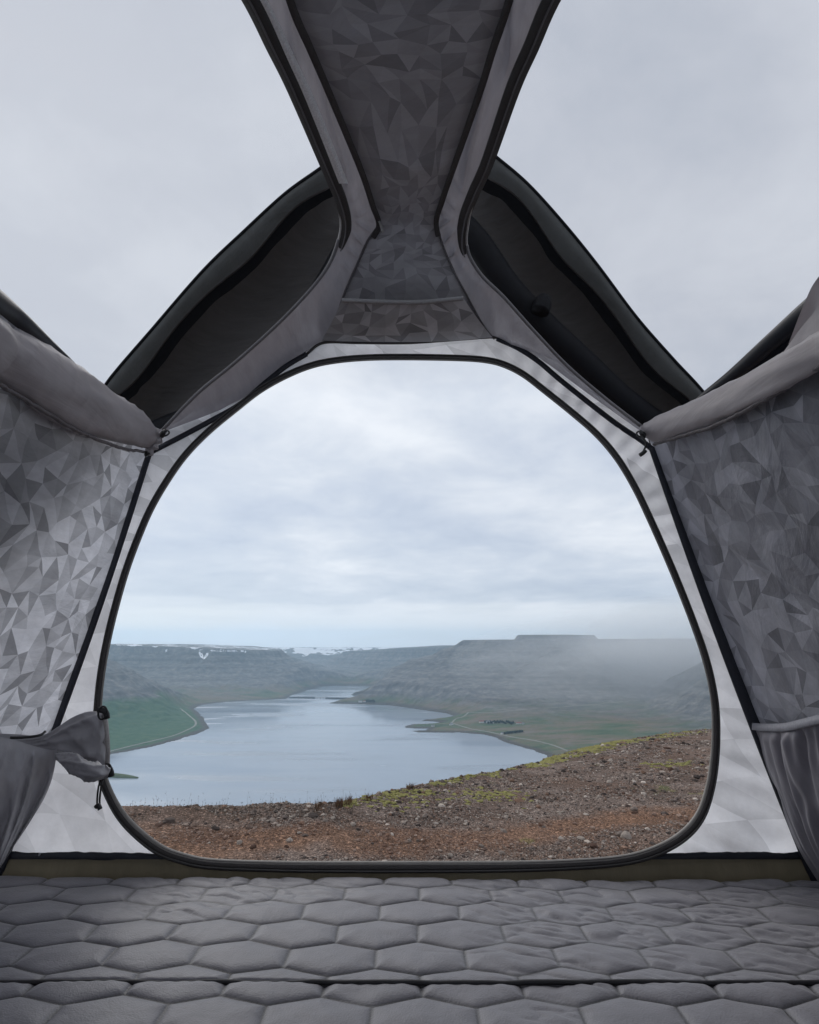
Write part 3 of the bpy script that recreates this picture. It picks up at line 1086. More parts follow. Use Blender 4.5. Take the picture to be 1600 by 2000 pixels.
feat = [(565, 1643, 13, 6), (468, 1648, 12, 0), (690, 1612, 14, 0), (612, 1595, 16, 3), (700, 1622, 10, 3), (765, 1590, 9, 6), (990, 1597, 9, 0),
        (1058, 1570, 11, 1), (1238, 1583, 14, 1), (1240, 1588, 10, 7), (1145, 1592, 9, 6), (1210, 1630, 13, 1), (1225, 1636, 20, 0), (1135, 1640, 14, 0),
        (1095, 1638, 9, 6), (1160, 1655, 15, 7), (940, 1654, 12, 1), (980, 1668, 14, 1), (880, 1672, 12, 0), (1110, 1662, 9, 0), (980, 1506, 10, 3),
        (802, 1541, 11, 3), (560, 1655, 9, 7), (495, 1655, 10, 7), (635, 1605, 11, 1), (650, 1600, 11, 0), (1180, 1553, 10, 3), (1362, 1520, 13, 3)]
k = 0
for i in range(len(xs_) + len(feat)):
    if i < len(feat):
        u, v, s_, ci = feat[i]
        d = ray(u, v)
        hor = math.hypot(d[0], d[1])
        rl = np.linspace(5, 36, 1500)
        X_, Y_, Z_ = d[0] / hor * rl, d[1] / hor * rl, d[2] / hor * rl
        hh_ = near_h(X_, Y_)[0]
        q = np.argmax(Z_ < hh_)
        x, y, r, size = X_[q], Y_[q], rl[q], s_ * .5 * rl[q] / FP
        si = ci
    else:
        x, y, r = xs_[i - len(feat)], ys_[i - len(feat)], rs_[i - len(feat)]
        size = min(3.4 + rg.exponential(1.3), 8.0) * r / FP
        si = rg.integers(0, 24)
    o = bpy.data.objects.new('stone', shapes[si])
    COL.objects.link(o)
    o.parent = ground
    z = near_h(np.array([x]), np.array([y]))[0][0]
    o.location = (x, y, z + size * .12)
    o.scale = (size * rg.uniform(.9, 1.35), size * rg.uniform(.8, 1.2), size * rg.uniform(.45, .75))
    o.rotation_euler = (rg.uniform(-.3, .3), rg.uniform(-.3, .3), rg.uniform(0, 6.28))

# moss cushions and grass along the crest -----------------------------------
rg = np.random.default_rng(9)


def blades(name, P, H, W, mat, lean=.35, heads=0, tint=None):
    """thin bent blades, 2 quads each"""
    n = len(P)
    th = rg.uniform(0, 6.28, n)
    dx = np.stack([np.cos(th), np.sin(th), 0 * th], 1)
    ln = np.stack([np.cos(th + 1.3), np.sin(th + 1.3), 0 * th], 1) * (rg.uniform(0, lean, n) * H)[:, None]
    up = np.array((0, 0, 1.0)) * H[:, None]
    w = W[:, None] * dx
    V = np.stack([P - w, P + w, P + up * .55 + ln * .35 + w * .7, P + up * .55 + ln * .35 - w * .7, P + up + ln + w * .15, P + up + ln - w * .15], 1)
    b = (np.arange(n) * 6)[:, None]
    F = np.concatenate([b + np.array([[0, 1, 2, 3]]), b + np.array([[3, 2, 4, 5]])])
    mlt = Multi()
    mlt.add(V.reshape(-1, 3), F)
    if heads:
        hp = P + up + ln
        for q in range(heads):
            c_ = hp - np.array((0, 0, 1.0)) * (H * .05 * q)[:, None] + rg.normal(0, 1, (n, 3)) * (H * .02)[:, None]
            hv = c_[:, None] + oct_v[None] * (W * 1.9)[:, None, None] * np.array((1, 1, 1.8))
            mlt.add(hv.reshape(-1, 3), (oct_f[None] + (np.arange(n) * 6)[:, None, None]).reshape(-1, 3))
    return mlt


def crest_points(u0, u1, n, inset0, inset1):
    u = rg.uniform(u0, u1, n)
    a = np.array([math.atan2(*(ray(x, 1500)[:2])) for x in u])
    r = np.interp(a, _ca, _cr) - rg.uniform(inset0, inset1, n)
    x, y = r * np.sin(a), r * np.cos(a)
    return np.stack([x, y, near_h(x, y)[0]], 1), r


stem_m = plain('dry_grass', (.13, .11, .085), .9, .1)
P, r = crest_points(255, 720, 210, -.25, .3)
m = blades('grass', P, rg.uniform(.03, .26, len(P)) * (rg.random(len(P)) ** .5), np.full(len(P), .0016), stem_m, .5, heads=3)
P, r = crest_points(255, 1390, 2600, -.1, .5)
m2 = blades('grass', P, rg.uniform(.015, .06, len(P)), np.full(len(P), .0022), stem_m, .9)
m.add(np.vstack(m2.V), [np.vstack(v) for v in m2.F.values()])
tag(m.build('grass', stem_m, None, smooth=False), 'thin dry grass stalks on the gravel edge above the water', 'grass', kind='stuff')

moss_m = plain('moss_green', (.24, .225, .085), .95, .1, .6, 60., .45)


def moss_bumps(n, pts, smin, smax):
    P, r = pts
    if n > 100:
        keep = fbm(P[:, 0] * 1.6, P[:, 1] * 1.6, 85, 4) + rg.uniform(-.08, .08, len(P)) > .51
        P, r = P[keep], r[keep]
    s = rg.uniform(smin, smax, len(P)) * np.sqrt(r / 12)
    k = len(ico_v)
    v = ico_v[None] * (1 + rg.normal(0, .2, (len(P), k, 1))) * s[:, None, None] * np.array((1.7, 1.2, .55)) + P[:, None]
    return v.reshape(-1, 3), (ico_f[None] + (np.arange(len(P)) * k)[:, None, None]).reshape(-1, 3)


m = Multi()
for args in (((670, 1390), 1100, (-.15, .25)), ((960, 1390), 1300, (-.05, .9)), ((1060, 1280), 1000, (0.0, 1.7)), ((1160, 1390), 420, (0, 2.6)), ((660, 900), 200, (-.1, .5))):
    m.add(*moss_bumps(args[1], crest_points(*args[0], args[1], *args[2]), .016, .048))
for (u, v, rr_, n) in ((725, 1563, .3, 60), (455 * .3875 + 780, 1180 + 955 * .3875, .35, 60), (1315, 1493, .4, 50), (800, 1547, .3, 60), (340 * .3875 + 780, 1180 + 970 * .3875, .5, 50), (790, 1562, .3, 40)):
    d = ray(u, v)
    hor = math.hypot(d[0], d[1])
    rl = np.linspace(5, 36, 1500)
    q = np.argmax(d[2] / hor * rl < near_h(d[0] / hor * rl, d[1] / hor * rl)[0])
    c_ = np.array((d[0] / hor * rl[q], d[1] / hor * rl[q]))
    xy = c_ + rg.normal(0, rr_, (n, 2)) * (1, .7)
    P = np.c_[xy, near_h(xy[:, 0], xy[:, 1])[0]]
    m.add(*moss_bumps(n, (P, np.hypot(xy[:, 0], xy[:, 1])), .02, .05))
tag(m.build('moss', moss_m, None, smooth=False), 'yellow green moss cushions along the crest of the gravel slope', 'moss', kind='stuff')
tuft_m = plain('tuft_brown', (.14, .085, .055), .9, .1)
P = []
for u, n in ((665, 260), (682, 160), (722, 120), (625, 90), (802, 120)):
    q, r = crest_points(u - 7, u + 7, n, -.15, .15)
    P.append(q)
P = np.vstack(P)
tag(blades('t', P, rg.uniform(.04, .12, len(P)), np.full(len(P), .003), tuft_m, .9).build('low_tufts', tuft_m, None, smooth=False),
    'small rusty tufts of heather on the gravel edge', 'grass', kind='stuff')

# ================================================================== THE TENT
tent = empty('roof_tent', (0, 0, -0.55))
tag(tent, 'grey fabric tent seen from inside, its arched front door and both roof windows open', 'tent')
TENT_OFF = np.array((0, 0, 0.55))


def tpart(name, P, mat, parent=None, closed_c=False, **kw):
    """a sheet of cloth given as a grid of world points; stored relative to the tent's base"""
    return grid_mesh(name, np.asarray(P) + TENT_OFF, mat, parent or tent, closed_c, **kw)


def tsweep(name, C, prof, mat, parent=None, **kw):
    V, F = sweep_geo(C, prof, **kw)
    return make_mesh(name, V + TENT_OFF, F, mat, parent or tent)


FY = 1.31                      # the front wall stands 1.31 m in front of the eye
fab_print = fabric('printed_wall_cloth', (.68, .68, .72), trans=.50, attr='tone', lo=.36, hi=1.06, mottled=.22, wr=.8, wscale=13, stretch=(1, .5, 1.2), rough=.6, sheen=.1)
fab_print_shaded = fabric('printed_wall_cloth_shaded', (.46, .46, .51), trans=.25, attr='tone', lo=.42, hi=1.02, mottled=.25, wr=1.0, wscale=14, rough=.55, sheen=.1, stretch=(1, 1, .5))  # darker copy of the wall cloth, the right wall's shade is in its colour
fab_ceiling = fabric('printed_roof_cloth', (.33, .318, .335), trans=.03, attr='tone', lo=.68, hi=1.25, wr=.5, wscale=7, rough=.6, sheen=.1, stretch=(.6, 1.3, 1))
fab_front = fabric('front_wall_cloth', (.92, .92, .95), trans=.62, tri=12.0, lo=.76, hi=1.06, wr=.22, wscale=6, rough=.6)
fab_gray = fabric('plain_grey_cloth', (.30, .28, .30), trans=.16, wr=.35, wscale=6, rough=.42, sheen=.2, spec=.5)
fab_satin = fabric('satin_grey_cloth', (.36, .34, .365), trans=.24, wr=.6, wscale=6, rough=.27, sheen=.25, spec=.8, stretch=(2.6, .5, 1))
fab_dark = fabric('dark_fly_cloth', (.085, .085, .082), trans=0.04, wr=.6, wscale=8, rough=.6, sheen=.1)
fab_mesh = fabric('black_lining', (.085, .078, .076), trans=0.05, wr=.8, stretch=(.5, .5, 4), wscale=5, rough=.7, sheen=.05, weave=.3)
fab_olive = fabric('olive_skirt', (.19, .165, .11), trans=.12, wr=.4, wscale=8, rough=.55, stretch=(1.5, 1, .5))
tape_m = plain('black_binding', (.062, .056, .055), .55, .4, .3, 300.)
tape_navy = plain('navy_piping', (.022, .024, .034), .5, .4, .3, 300.)
tape_grey = plain('grey_hem', (.16, .15, .155), .6, .3, .3, 300.)
tape_light = plain('pale_edge_trim', (.36, .34, .33), .5, .4, .2, 200.)
tape_white = plain('white_zip_tape', (.88, .87, .87), .6, .3, .4, 400., .15)
beam_m = plain('black_air_beam', (.009, .009, .011), .6, .15, .2, 60.)
cord_m = plain('black_cord', (.012, .012, .013), .45, .5)

# ---- door curve and wall outline on the front plane -------------------------
door_px = [(800, 1698), (980, 1697), (1110, 1693), (1210, 1685), (1275, 1668), (1330, 1634), (1365, 1590), (1384, 1535), (1393, 1470), (1394, 1400), (1388, 1345), (1374, 1285),
           (1352, 1220), (1325, 1150), (1300, 1090), (1270, 1022), (1238, 955), (1203, 897), (1163, 850), (1115, 808), (1065, 768), (1022, 735), (985, 716), (950, 707), (900, 703),
           (800, 701), (720, 702), (660, 707), (610, 717), (560, 737), (510, 765), (462, 802), (410, 845), (366, 890), (330, 940), (298, 995), (272, 1055), (250, 1115), (231, 1180),
           (215, 1245), (203, 1310), (196, 1375), (194, 1440), (200, 1500), (216, 1548), (240, 1590), (272, 1628), (315, 1660), (360, 1681), (420, 1692), (560, 1697), (690, 1698)]
door = spline([atY(u, v - (8 if v > 1660 else 4 if v > 1620 else 0), FY) for u, v in door_px], 420, closed=True)
DX0, DZ0 = -0.02, 0.02


def polar_fn(C):
    a = np.arctan2(C[:, 2] - DZ0, C[:, 0] - DX0)
    r = np.hypot(C[:, 2] - DZ0, C[:, 0] - DX0)
    k = np.argsort(a)
    a, r = a[k], r[k]
    a = np.r_[a - 2 * math.pi, a, a + 2 * math.pi]
    r = np.r_[r, r, r]
    return lambda q: np.interp(q, a, r)


def dense(pts, m=40):
    out = []
    for i in range(len(pts)):
        p, q = np.array(pts[i]), np.array(pts[(i + 1) % len(pts)])
        out.append(p + (q - p) * np.linspace(0, 1, m, endpoint=False)[:, None])
    return np.vstack(out)


CL_T = atY(299, 878, FY)      # eave corner left
CR_T = atY(1269, 876, FY)
CL_B = atY(14, 1672, FY)
CR_B = atY(1575, 1672, FY)
low_l = CL_B + (CL_B - CL_T) * .05
low_r = CR_B + (CR_B - CR_T) * .05
gable_px = [(303, 850), (340, 832), (400, 808), (475, 780), (520, 742), (560, 712), (596, 690), (635, 667), (760, 668), (900, 660), (965, 660), (1010, 676), (1085, 722), (1150, 770), (1220, 822), (1262, 850)]
gable = [atY(u, v, FY) for u, v in gable_px]
outer = dense([low_l, CL_B, CL_T] + gable + [CR_T, CR_B, low_r])
f_in, f_out = polar_fn(door), polar_fn(outer)
th = np.linspace(-math.pi, math.pi, 620, endpoint=False)
ri, ro = f_in(th) + .004, f_out(th) + .003
rows = []
rg = np.random.default_rng(21)
for s in np.linspace(0, 1, 26):
    r = ri + (ro - ri) * s
    x, z = DX0 + r * np.cos(th), DZ0 + r * np.sin(th)
    k = math.sin(math.pi * s) ** .7
    wv = (fbm(x * 5, z * 5, 41, 3) - .5) * .035
    # gathers that pull across the narrow strip on the right and at the top right
    gat = np.sin(th * 95 + 4 * fbm(x * 6, z * 6, 43, 2)) * .0035 * (sstep(.2, .5, th) * sstep(1.5, 1.0, th) + sstep(-1.2, -.7, th) * sstep(-.1, -.4, th) * .8)
    rows.append(np.stack([x, FY + (wv + gat) * k, z], 1))
tpart('front_wall', np.array(rows), fab_front, closed_c=True)

# door binding: wide dark band with a paler inner lip
d_off = door.copy()
ctr = np.array((DX0, FY, DZ0))
nrm = door - ctr
nrm /= np.linalg.norm(nrm, axis=1, keepdims=True)
# width is larger along the bottom where the zip is doubled
zc_ = door[:, 2]
wsc = 1 + .35 * sstep(-.30, -.44, zc_)
bind = tsweep('door_binding', door + nrm * .0012 * wsc[:, None] + (0, -.009, 0), tape_prof(.0135, .007), tape_m, normal=(0, -1, 0), closed=True, scale=np.stack([wsc, np.ones_like(wsc)], 1))
bind['label'] = 'black binding round the arched door opening'
lip = tsweep('door_lip', door + nrm * -.0062 + (0, -.008, 0), circ(.0042, 8), plain('grey_lip', (.27, .255, .235), .5, .4), normal=(0, -1, 0), closed=True, scale=.6 + .6 * sstep(-.1, -.40, zc_))
zipc = tsweep('zip_coil', door + nrm * (.0045 * wsc)[:, None] + (0, -.0155, 0), circ(.0019, 6), plain('zip_coil', (.05, .048, .047), .35, .6), normal=(0, -1, 0), closed=True)

# skirt below the seam band ----------------------------------------------------
zs = CL_B[2]
xx = np.linspace(CL_B[0] - .002, CR_B[0] + .002, 240)
dcur = door[door[:, 2] < -.2]
k = np.argsort(dcur[:, 0])
dlow = np.interp(xx, dcur[k, 0], dcur[k, 2], left=1, right=1)
toprow = np.minimum(zs - .004, dlow - .003)
rows = []
for s in np.linspace(0, 1, 10):
    zz = toprow + (-.53 - toprow) * s
    w = 1 + (.02 * s)
    rows.append(np.stack([xx * w, FY - .007 - .004 * s - .004 * sstep(0, .5, s) + (fbm(xx * 9, zz * 12, 51, 3) - .5) * .005 * math.sin(math.pi * min(s + .15, 1)), zz], 1))
tpart('skirt', np.array(rows), fab_olive)
for sx, e0, e1 in ((-1, CL_B, atY(338, 1676, FY)), (1, atY(1250, 1676, FY), CR_B)):
    C = spline([e0, (e0 + e1) / 2 + (0, 0, .001), e1], 60)
    C = C + np.stack([0 * C[:, 0], np.full(60, -.004), (fbm(C[:, 0] * 60, C[:, 0] * 0, 8, 2) - .5) * .003], 1)
    tsweep('seam_band', C, tape_prof(.019, .005), tape_navy, normal=(0, -1, 0))

# piping under the gable: on the front wall, pale cloth shows above it ------------
pl = spline([atY(u, v, FY) for u, v in ((299, 884), (350, 858), (410, 826), (470, 792), (520, 750), (560, 718), (600, 694))], 60) + (0, -.007, 0)
tsweep('piping', pl, tape_prof(.0125, .005), tape_navy, normal=(0, -1, 0))
pr = spline([atY(u, v, FY) for u, v in ((970, 664), (1010, 682), (1050, 708), (1090, 742), (1150, 790), (1205, 832), (1250, 862), (1270, 878))], 60) + (0, -.007, 0)
tsweep('piping', pr, tape_prof(.0125, .005), tape_navy, normal=(0, -1, 0))
pt = spline([atY(u, v, FY) for u, v in ((600, 694), (632, 672), (700, 672), (800, 672), (900, 665), (960, 661), (975, 664))], 60) + (0, -.006, 0)
tsweep('piping', pt, tape_prof(.006, .004), tape_m, normal=(0, -1, 0))
# corner pole sleeves
cl = np.array([CL_T + (CL_B - CL_T) * s for s in np.linspace(0, 1.07, 60)])
cl[:, 0] += .013 * np.sin(np.linspace(0, math.pi, 60)) - .001
cr = np.array([CR_T + (CR_B - CR_T) * s for s in np.linspace(0, 1.07, 60)])
cr[:, 0] += -.009 * np.sin(np.linspace(0, math.pi, 60))
wl = np.linspace(.0078, .0105, 60)
wr_ = np.linspace(.0078, .0175, 60)  # right sleeve broadens downward, its dark width stands in for the shadow there
for C, w, s in ((cl, wl, 1), (cr, wr_, -1)):
    o = tsweep('corner_sleeve', C + (0, -.010, 0), circ(1.0, 12, .55), tape_navy, normal=(0, -1, 0), scale=w)

# ---- side walls -----------------------------------------------------------------


def tri_print(name, S, nu, nv, sub, seed, mat, disp=None, jit=.31):
    """cloth sheet printed with an irregular net of triangles; S(u,v) -> points; each printed
    triangle is cut into sub x sub small faces that share one tone"""
    rg = np.random.default_rng(seed)
    U, V = np.meshgrid(np.arange(nu + 1.0), np.arange(nv + 1.0), indexing='ij')
    ju, jv = rg.uniform(-jit, jit, U.shape), rg.uniform(-jit, jit, U.shape)
    U[1:-1] += ju[1:-1]
    V[:, 1:-1] += jv[:, 1:-1]
    U += (V % 2 < 1) * 0
    tris = []
    for i in range(nu):
        for j in range(nv):
            a, b, c, d = (i, j), (i + 1, j), (i + 1, j + 1), (i, j + 1)
            if rg.random() < .5:
                tris += [(a, b, c), (a, c, d)]
            else:
                tris += [(a, b, d), (b, c, d)]
    tris = np.array(tris)
    A = np.stack([U[tris[..., 0], tris[..., 1]] / nu, V[tris[..., 0], tris[..., 1]] / nv], -1)    # (T,3,2)
    bary, idx = [], {}
    for i in range(sub + 1):
        for j in range(sub + 1 - i):
            idx[(i, j)] = len(bary)
            bary.append((1 - (i + j) / sub, i / sub, j / sub))
    bary = np.array(bary)
    lf = []
    for i in range(sub):
        for j in range(sub - i):
            lf.append((idx[(i, j)], idx[(i + 1, j)], idx[(i, j + 1)]))
            if i + j < sub - 1:
                lf.append((idx[(i + 1, j)], idx[(i + 1, j + 1)], idx[(i, j + 1)]))
    lf = np.array(lf)
    P2 = np.einsum('bk,tkd->tbd', bary, A)
    T, B = P2.shape[:2]
    P2 = P2.reshape(-1, 2)
    F = (lf[None] + (np.arange(T) * B)[:, None, None]).reshape(-1, 3)
    # weld shared points so that shading stays continuous
    key = np.round(P2 * 1e5).astype(np.int64)
    _, first, inv = np.unique(key[:, 0] * 1000003 + key[:, 1], return_index=True, return_inverse=True)
    P2 = P2[first]
    F = inv.reshape(-1)[F]
    P = S(P2[:, 0], P2[:, 1])
    e = 1e-3
    if disp is not None:
        du = S(np.clip(P2[:, 0] + e, 0, 1), P2[:, 1]) - S(np.clip(P2[:, 0] - e, 0, 1), P2[:, 1])
        dv = S(P2[:, 0], np.clip(P2[:, 1] + e, 0, 1)) - S(P2[:, 0], np.clip(P2[:, 1] - e, 0, 1))
        n = np.cross(du, dv)
        n /= np.linalg.norm(n, axis=1, keepdims=True) + 1e-12
        P = P + n * disp(P, P2)[:, None]
    tone = rg.beta(1.3, 1.1, T)
    return make_mesh(name, P + TENT_OFF, F, mat, tent, fattr=dict(tone=np.repeat(tone, len(lf))))


ZE = .5 * (CL_T[2] + CR_T[2])
low = .58


def bil(a, b, c, d):
    a, b, c, d = map(np.array, (a, b, c, d))

    def S(u, v):
        u, v = u[:, None], v[:, None]
        return a * (1 - u) * (1 - v) + b * u * (1 - v) + c * u * v + d * (1 - u) * v
    return S


def side_disp(seed, amp):
    def f(P, uv):
        y, z = P[:, 1], P[:, 2]
        e = np.sin(math.pi * np.clip(uv[:, 0], 0, 1)) ** .35 * np.sin(math.pi * np.clip(uv[:, 1], 0, 1)) ** .4
        n = (fbm(y * 2.2 + z, z * 2.2, seed, 3) - .5) * .05 * amp
        rid = 1 - np.abs(fbm(y * 7 - z * 5, z * 2.2 + y * 2, seed + 4, 3) - .5) * 2
        return e * (n + (rid ** 4) * .012 * amp)
    return f


dirL = (CL_B - CL_T) / (CL_T[2] - CL_B[2])
aL = CL_T + dirL * (CL_T[2] + low)
dirR = (CR_B - CR_T) / (CR_T[2] - CR_B[2])
aR = CR_T + dirR * (CR_T[2] + low)
back = np.array((0, -2 * FY, 0))
def flare(S, ax, az_, bow):
    """the poles push the cloth out between the corners"""
    def G(u, v):
        P = S(u, v)
        y = P[:, 1]
        k = sstep(1.31, .72, y) * sstep(-1.31, -.72, y)
        hgt = np.clip((P[:, 2] + .45) / .93, 0, 1)
        P[:, 0] += ax * k
        P[:, 2] += az_ * k * hgt
        P[:, 0] += bow * np.sin(math.pi * hgt) * sstep(.6, 1.3, np.abs(y))
        return P
    return G


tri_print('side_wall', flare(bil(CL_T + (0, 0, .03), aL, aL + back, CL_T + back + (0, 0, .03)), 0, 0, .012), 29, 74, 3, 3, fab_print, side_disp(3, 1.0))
tri_print('side_wall', flare(bil(CR_T + (0, 0, .03), aR, aR + back, CR_T + back + (0, 0, .03)), .055, -.030, -.006), 29, 74, 3, 4, fab_print_shaded, side_disp(7, -1.3))

# ---- roof: hourglass strip between the two open windows ---------------------------
ZR = .945
rimL = [(-.36, 0, .925), (-.345, .2, .925), (-.31, .38, .925), (-.275, .52, .925)] + [tuple(atZ(u, v, z)) for u, v, z in ((478, 0, .925), (520, 85, .925), (562, 170, .925), (627, 320, .925), (655, 385, .925), (666, 432, .918), (660, 472, .895), (640, 520, .855),
        (600, 572, .80), (538, 636, .74), (459, 707, .67), (385, 768, .60), (318, 838, .515))]
seamL = [(-.25, 0, ZR), (-.235, .2, ZR), (-.212, .38, ZR), (-.188, .52, ZR)] + [tuple(atZ(u, v, z)) for u, v, z in ((572, 0, ZR), (608, 85, ZR), (644, 170, ZR), (705, 320, ZR), (728, 390, ZR), (740, 432, ZR), (718, 470, .925), (700, 510, .90),
        (676, 565, .86), )] + [tuple(atY(634, 667, FY)), tuple(atY(560, 712, FY)), tuple(atY(475, 780, FY)), tuple(atY(303, 850, FY))]
rimR = [(.33, 0, .925), (.315, .2, .925), (.285, .38, .925), (.25, .52, .925)] + [tuple(atZ(u, v, z)) for u, v, z in ((1090, 0, .925), (1053, 85, .925), (1015, 170, .925), (963, 315, .925), (935, 375, .925), (916, 428, .918), (913, 485, .895), (938, 533, .855),
        (985, 580, .80), (1043, 645, .74), (1110, 715, .67), (1180, 775, .60), (1251, 830, .515))]
seamR = [(.215, 0, ZR), (.20, .2, ZR), (.18, .38, ZR), (.16, .52, ZR)] + [tuple(atZ(u, v, z)) for u, v, z in ((990, 0, ZR), (962, 85, ZR), (936, 170, ZR), (886, 315, ZR), (864, 380, ZR), (852, 425, ZR), (862, 470, .925), (878, 510, .90),
        (903, 560, .86), )] + [tuple(atY(965, 660, FY)), tuple(atY(1050, 698, FY)), tuple(atY(1150, 770, FY)), tuple(atY(1262, 850, FY))]
NR_ = 220
NS = 16.0
cRL, cSL, cRR, cSR = (spline_raw(c, NR_) for c in (rimL, seamL, rimR, seamR))
kf = int(NR_ * 13 / NS) + 1           # index where the seam reaches the gable top


def mirror_back(P):
    Q = P[1:][::-1].copy()
    Q[..., 1] *= -1
    return np.concatenate([Q, P])


for A, B, seed, mt in ((cRL, cSL, 61, fab_satin), (cRR, cSR, 65, fab_satin)):
    w = np.linspace(0, 1, 30)
    P = A[:, None] * (1 - w[None, :, None]) + B[:, None] * w[None, :, None]
    n = grid_normals(P)
    s = np.linspace(0, 1, NR_)[:, None]
    W = w[None]
    x, y = P[..., 0], P[..., 1]
    # long folds that run from the rim to the seam, gathered near the waist
    ph = s * 75 + W * 5.5 * (1 - 2 * (s > .56)) + 3 * fbm(x * 6, y * 6, seed, 2)
    gather = sstep(.42, .56, s) * sstep(.76, .62, s)
    folds = (1 - np.abs(np.sin(ph))) ** 2 * .011 * (.25 + gather)
    ph2 = s * 26 + W * 5.5 + 2 * fbm(x * 4, y * 4, seed + 3, 2)
    folds = folds + (1 - np.abs(np.sin(ph2))) ** 2 * .015 * sstep(.56, .42, s)
    sag = np.sin(math.pi * W) * .02 * (1 - .5 * s) + (fbm(x * 5, y * 5, seed + 9, 3) - .5) * .018
    sgn = np.sign(n[..., 2:3]) * -1
    P = P + n * sgn * ((folds * sstep(.30, .52, W) * sstep(1.0, .80, W) + (sag - .012) * np.sin(math.pi * W)))[..., None]
    tpart('roof_side_panel', mirror_back(P), mt)

ce = spline_raw(cSL[:kf], 120), spline_raw(cSR[:kf], 120)


def ceil_S(u, v):
    # u along (0 = above the eye, 1 = gable), mirrored to the back for u<0
    uu = np.abs(u) * 119
    i = np.clip(np.floor(uu).astype(int), 0, 118)
    f = (uu - i)[:, None]
    a = ce[0][i] * (1 - f) + ce[0][i + 1] * f
    b = ce[1][i] * (1 - f) + ce[1][i + 1] * f
    return a * (1 - v[:, None]) + b * v[:, None]


def ceil_disp(P, uv):
    x, y = P[:, 0], P[:, 1]
    e = np.sin(math.pi * np.clip(uv[:, 1], 0, 1)) ** .5
    tight = sstep(.75, 1.0, y) * sstep(1.25, 1.1, y)
    w = (fbm(x * 3 + y * 1.2, y * 9, 77, 4) - .5) * (.02 + .035 * tight)
    return -e * (w - .012)


tri_print('roof_panel', lambda u, v: ceil_S(u, v), 38, 8, 4, 12, fab_ceiling, ceil_disp)
tri_print('roof_panel', lambda u, v: ceil_S(u, v) * np.array((1, -1, 1)), 36, 7, 3, 13, fab_ceiling, ceil_disp)

# dark seams along the strip
ks = int(NR_ * 9.6 / NS)
for C in (cSL, cSR):
    c2 = mirror_back(C[:ks])
    tsweep('roof_seam', c2 + (0, 0, -.014), tape_prof(.0115, .005), tape_m, normal=(0, 0, -1))
    tsweep('seam_piping', C[ks - 4:kf] + (0, -.002, -.004), circ(.0028, 6), tape_grey)
# zip pull hanging where the left seam ends
zp = spline([atZ(741, 432, .925), atZ(744, 440, .915), atT(748, 452, 1.19)], 12)
tsweep('zip_pull', zp, circ(.003, 6), tape_light)

# rim bindings: wide dark band with a thin pale edge, turning into a narrow hem
kb = int(NR_ * 10.3 / NS)
for C, S_, sg in ((cRL, cSL, 1), (cRR, cSR, -1)):
    inw = S_ - C
    inw /= np.linalg.norm(inw, axis=1, keepdims=True) + 1e-9
    seg = mirror_back((C + inw * .012)[:kb])
    w = np.r_[np.ones(len(seg) - 14), np.linspace(1, .35, 14)]
    w[:14] = np.linspace(.35, 1, 14)
    tsweep('rim_binding', seg + (0, 0, -.005), tape_prof(.025, .007), tape_m, normal=(0, 0, -1), scale=np.stack([w, np.ones_like(w)], 1))
    tsweep('rim_groove', seg + (0, 0, -.0125), circ(.0016, 6), tape_grey, normal=(0, 0, -1))
    tsweep('rim_edge', mirror_back(C[:int(NR_ * 11.2 / NS)]) + (0, 0, -.002), circ(.0028, 8), tape_light)
    tsweep('rim_hem', C[kb - 6:] + (0, 0, -.002), circ(.0042, 8), tape_grey)
# pale zip tape on the left rim
inw = cSL - cRL
inw /= np.linalg.norm(inw, axis=1, keepdims=True)
i0, i1 = int(NR_ * 3.0 / NS), int(NR_ * 7.25 / NS)
zt = (cRL + inw * .041)[i0:i1]
wz = np.linspace(.5, 1.25, len(zt))
P = np.stack([zt - inw[i0:i1] * (.0075 * wz)[:, None], zt + inw[i0:i1] * (.0075 * wz)[:, None]], 1) + (0, 0, -.030)
Pt = np.concatenate([P, P[:, ::-1] + (0, 0, .0012)], 1)
tpart('zip_tape', Pt, tape_white, closed_c=True)

# ---- valance pocket above the door -----------------------------------------------
vt = spline([atY(668, 586, 1.145), atY(740, 589, 1.142), atY(820, 590, 1.142), atY(905, 582, 1.145)], 60)
vb = spline([atY(628, 666, 1.300), atY(740, 668, 1.298), atY(860, 667, 1.298), atY(962, 659, 1.300)], 60)


def val_S(u, v):
    i = np.clip(u * 59, 0, 58.999)
    k_ = np.floor(i).astype(int)
    f = (i - k_)[:, None]
    a = vt[k_] * (1 - f) + vt[k_ + 1] * f
    b = vb[k_] * (1 - f) + vb[k_ + 1] * f
    return a * (1 - v[:, None]) + b * v[:, None]


fab_val = fabric('printed_pocket_cloth', (.40, .395, .41), trans=.08, attr='tone', lo=.45, hi=1.5, wr=.3, wscale=7, rough=.6)
tri_print('gear_pocket', val_S, 11, 4, 4, 31, fab_val, lambda P, q: np.sin(math.pi * q[:, 1]) * ((fbm(P[:, 0] * 8, P[:, 1] * 8, 7, 3) - .5) * .02 - .008))
tsweep('pocket_trim', vt + (0, -.002, -.002), tape_prof(.010, .004), plain('pocket_trim', (.30, .29, .295), .5, .4, .3, 200.), normal=(0, -.6, -.8))

# ---- rolled-up window flaps along the eaves -----------------------------------------


